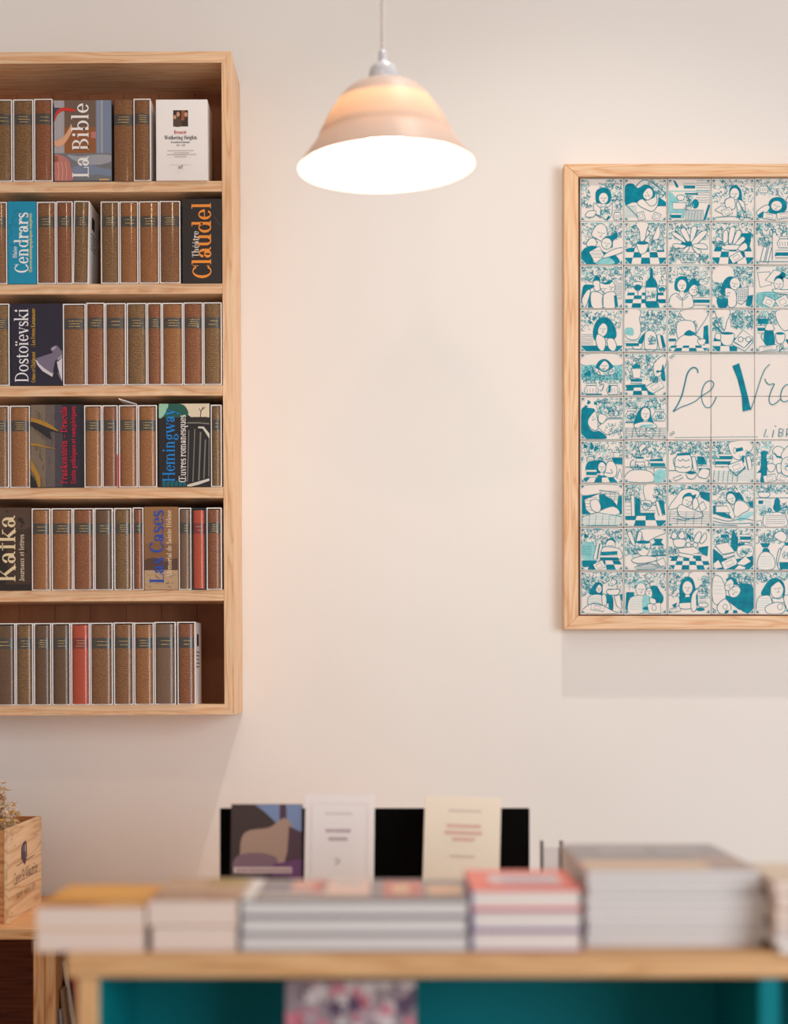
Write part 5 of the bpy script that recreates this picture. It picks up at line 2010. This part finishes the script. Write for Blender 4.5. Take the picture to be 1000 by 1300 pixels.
GF = 'small books cut off by the right edge of the photograph'
zq = ZT_ + .0001
cl = [((206, 192, 186), PW), ((200, 190, 190), PW), ((150, 120, 100), PC), ((214, 186, 150), PC), ((170, 128, 104), PC), ((226, 200, 170), PC)]
hs = [.0120, .0115, .0155, .0150, .0190, .0160]
NM = ['bottom white book', 'second lowest white book', 'third lowest brown book', 'third highest cream book', 'second highest brown book', 'topmost cream book']
for i in range(6):
    off = (6, 0, 3, 2, 4, 1)[i]
    lying_book('%s of the pile at the right edge of the table' % NM[i], wx(983 + off, 2.0), wx(1108 + off, 2.0), 1.995 + (0, 0, .006, .004, .008, .006)[i], zq, hs[i] - .0002, .19, cl[i][0], cl[i][1], False, .0012, group=GF, yaw=(.0, .01, -.01, .0, .012, 0)[i], spine=None)
    zq += hs[i]

# floral book standing in the teal bay
Yf = 2.10
fb = thing('book', 'pink and white flower patterned book standing in the teal bay of the table', 'book', (wx(445, Yf), Yf, .5953), rot=(-.04, 0, 0))
w, h = 166 * Yf / F, zz(1247, Yf) - .5953
MB().box((-w / 2, 0, 0), (w / 2, .0012, h)).build('front_cover', cov((150, 132, 140)), fb)
MB().box((-w / 2, .0138, 0), (w / 2, .015, h)).build('back_cover', cov((150, 132, 140)), fb)
MB().box((-w / 2 + .001, .0012, .001), (w / 2 - .001, .0138, h - .001)).build('pages', PW, fb)
fp = MB()
r = random.Random(8)
yy = -.0002
for i in range(120):
    c = (r.uniform(-w / 2, w / 2), r.uniform(.02, h))
    rad = r.uniform(.008, .017)
    a0 = r.uniform(0, 6.28)
    k = r.choice([0, 0, 1, 1, 2, 3, 4])
    pts = []
    for j in range(15):
        a = a0 + j / 15 * 6.283
        rr_ = rad * (.72 + .28 * math.cos(5 * (a - a0)))
        pts.append((min(w / 2, max(-w / 2, c[0] + rr_ * math.cos(a))), min(h - .0005, max(.001, c[1] + rr_ * math.sin(a)))))
    fp.add([(x, yy, z) for x, z in pts], [list(range(len(pts)))], k)
    yy -= .000012
fp.build('flower_print', [cov((206, 122, 140)), cov((214, 200, 202)), cov((86, 62, 92)), cov((190, 92, 112)), cov((176, 150, 160))], fb)

# ------------------------------------------------------------------ second table with the books on show
ZS = .860
st = thing('side_table', 'low wooden table behind the display table carrying the upright books', 'table', (wx(480, 2.95), 2.76, 0))
sx0, sx1 = wx(262, 2.8) - st.location.x, wx(738, 2.8) - st.location.x
MB().box((sx0, 0, ZS - .028), (sx1, .30, ZS), bev=.002).build('tabletop', BEECH['x'], st)
for a in (sx0 + .02, sx1 - .06):
    for b in (.02, .24):
        MB().box((a, b, 0), (a + .04, b + .04, ZS - .028), bev=.002).build('leg', BEECH['z'], st)
MB().box((sx0 + .06, .03, ZS - .1), (sx1 - .06, .05, ZS - .028), bev=.001).build('apron', BEECH['x'], st)

YK = 2.93
bl = thing('display_board', 'low black display board standing behind the upright books', 'display stand', (wx(475.5, YK), YK, ZS))
w = (672 - 279) * YK / F / 2
h = zz(1026.5, YK) - ZS
BLK = mat('black_board', (10, 8, 8), .9, spec=.08)
MB().box((-w, 0, .0), (w, .012, h), bev=.001).build('panel', BLK, bl)
for s_ in (-1, 1):
    MB().box((s_ * w * .7 - .012, .012, 0), (s_ * w * .7 + .012, .07, .01), bev=.001).build('foot', BLK, bl)
    MB().prism([(s_ * w * .7 - .004, .01), (s_ * w * .7 + .004, .01), (s_ * w * .7 + .002, h * .7), (s_ * w * .7 - .002, h * .7)], .012, .022).build('brace', BLK, bl)


def upright(label, x0b, x1b, x0t, x1t, ytop, Y, cover, pages, art=None, thick=.014):
    """a book standing upright and leaning back against the board"""
    h = zz(ytop, Y + .02) - ZS
    xc = (wx(x0b, Y) + wx(x1b, Y)) / 2
    w = (wx(x1b, Y) - wx(x0b, Y)) / 2
    roll = math.atan2((x0t + x1t) / 2 - (x0b + x1b) / 2, 130)
    o = thing('book', label, 'book', (xc, Y, ZS + abs(math.sin(roll)) * w), 'books shown upright on the side table', (-.13, roll, 0))
    MB().box((-w, 0, 0), (w, .0012, h), bev=.0003).build('front_cover', cover, o)
    MB().box((-w, thick - .0012, 0), (w, thick, h), bev=.0003).build('back_cover', cover, o)
    MB().box((-w, .0012, 0), (-w + .0012, thick - .0012, h)).build('book_spine', cover, o)
    MB().box((-w + .0012, .0012, .0008), (w - .0008, thick - .0012, h - .0008)).build('pages', pages, o)
    if art:
        k = Y / F
        p = Print(lambda q: ((q[0] - (x0b + x1b) / 2) * k, h - (q[1] - ytop) * k))
        m = art(p)
        p.mb.build('cover_print', m, o)
    return o


def art(p):
    y1 = 1150
    p.layer([[(292, 1020), (383, 1020), (383, y1), (292, y1)]], 0)
    p.layer([[(322, 1020.5), (382, 1020.5), (382, 1060), (352, 1046), (335, 1030)]], 1)
    p.layer([[(354, 1020.5), (362, 1020.5), (363, 1040), (354, 1040)]], 2)
    p.layer([cr([(310, 1056), (340, 1050), (352, 1042), (362, 1038), (372, 1052), (374, 1070), (364, 1085), (366, 1100), (310, 1100), (304, 1080)], True, 4)], 3)
    p.layer([cr([(300, 1086), (330, 1082), (352, 1090), (340, 1108), (298, 1106)], True, 4)], 4)
    p.layer([[(366, 1048), (383, 1056), (383, 1100), (360, 1096), (364, 1080)]], 2)
    p.layer([[(346, 1096), (383, 1090), (383, 1118), (346, 1112)]], 5)
    p.layer([[(296, 1100), (370, 1100), (370, 1107.5), (296, 1107.5)]], 6)
    r_ = random.Random(2)
    x = 300
    while x < 366:
        w_ = r_.uniform(2, 5)
        p.rect(x, 1102.4, x + w_, 1105.6, 7)
        x += w_ + 1
    p.rect(312, 1111, 366, 1116, 2)
    p.rect(298, 1118, 372, 1122, 6)
    return [cov(c) for c in ((60, 38, 33), (124, 142, 182), (78, 46, 60), (176, 142, 124), (132, 100, 112), (110, 58, 108), (222, 194, 190), (160, 130, 132))]


upright('photograph covered book with a dark tree and stone figure, left of the white one', 292, 382.5, 292, 382.5, 1020, 2.87, mat('photo_cover', (70, 50, 50), .4), PW, art)


def lines_of_print(p, rows, mi):
    r_ = random.Random(len(rows))
    for (y, x0, x1, hh) in rows:
        x = x0
        while x < x1:
            w_ = min(r_.uniform(2.2, 4.0), x1 - x)
            p.rect(x, y, x + w_, y + hh, mi)
            x += w_ + .7


def art(p):
    lines_of_print(p, [(1031, 411, 446, 3)], 0)
    lines_of_print(p, [(1052, 412, 444, 4.6), (1062.5, 416, 440, 4.6)], 1)
    p.layer([cr([(423, 1090), (428, 1089), (432, 1092), (429, 1097), (424, 1098), (427, 1093)], True, 3)], 0)
    for s_ in ([(394, 1020), (465, 1020)], [(465, 1020), (465, 1150)], [(394, 1150), (394, 1020)]):
        p.layer(strip(s_, .7), 2)
    lines_of_print(p, [(1126, 414, 444, 2.5)], 0)
    return [cov((228, 214, 208)), cov((206, 184, 190)), cov((238, 224, 220))]


upright('white paperback with two grey title lines, second from left of the upright books', 385.5, 474, 387, 475, 1008.5, 2.86, mat('white_cover', (252, 242, 240), .5), PW, art)


def art(p):
    lines_of_print(p, [(1028.6, 566, 608, 3.4)], 0)
    lines_of_print(p, [(1047, 564, 608, 5), (1055.5, 562, 610, 5), (1064, 572, 600, 4.5)], 1)
    lines_of_print(p, [(1086, 570, 602, 3)], 2)
    return [cov((226, 208, 192)), cov((240, 198, 184)), cov((232, 212, 196))]


upright('cream paperback with red title lines, rightmost of the upright books', 535.5, 633, 539, 638, 1012, 2.84, mat('cream_cover', (252, 236, 216), .5), PW, art)

# small card in a two-post holder
Yh = 2.90
ch = thing('card_holder', 'small white card in a two-post grey holder beside the black board', 'card holder', (wx(698, Yh), Yh, ZS))
k = Yh / F
GREY = mat('grey_post', (120, 108, 104), .4)
hh = zz(1067, Yh) - ZS
for a, b in ((685.5, 689.5), (710, 714.5)):
    MB().box(((a - 698) * k, -.004, 0), ((b - 698) * k, .006, hh), bev=.0008).build('post', GREY, ch)
MB().box((-.018, -.010, 0), (.024, .014, .004), bev=.001).build('base', GREY, ch)
MB().box(((689.6 - 698) * k, 0, .004), ((709.9 - 698) * k, .002, hh - .012)).build('card', CARD_G, ch)
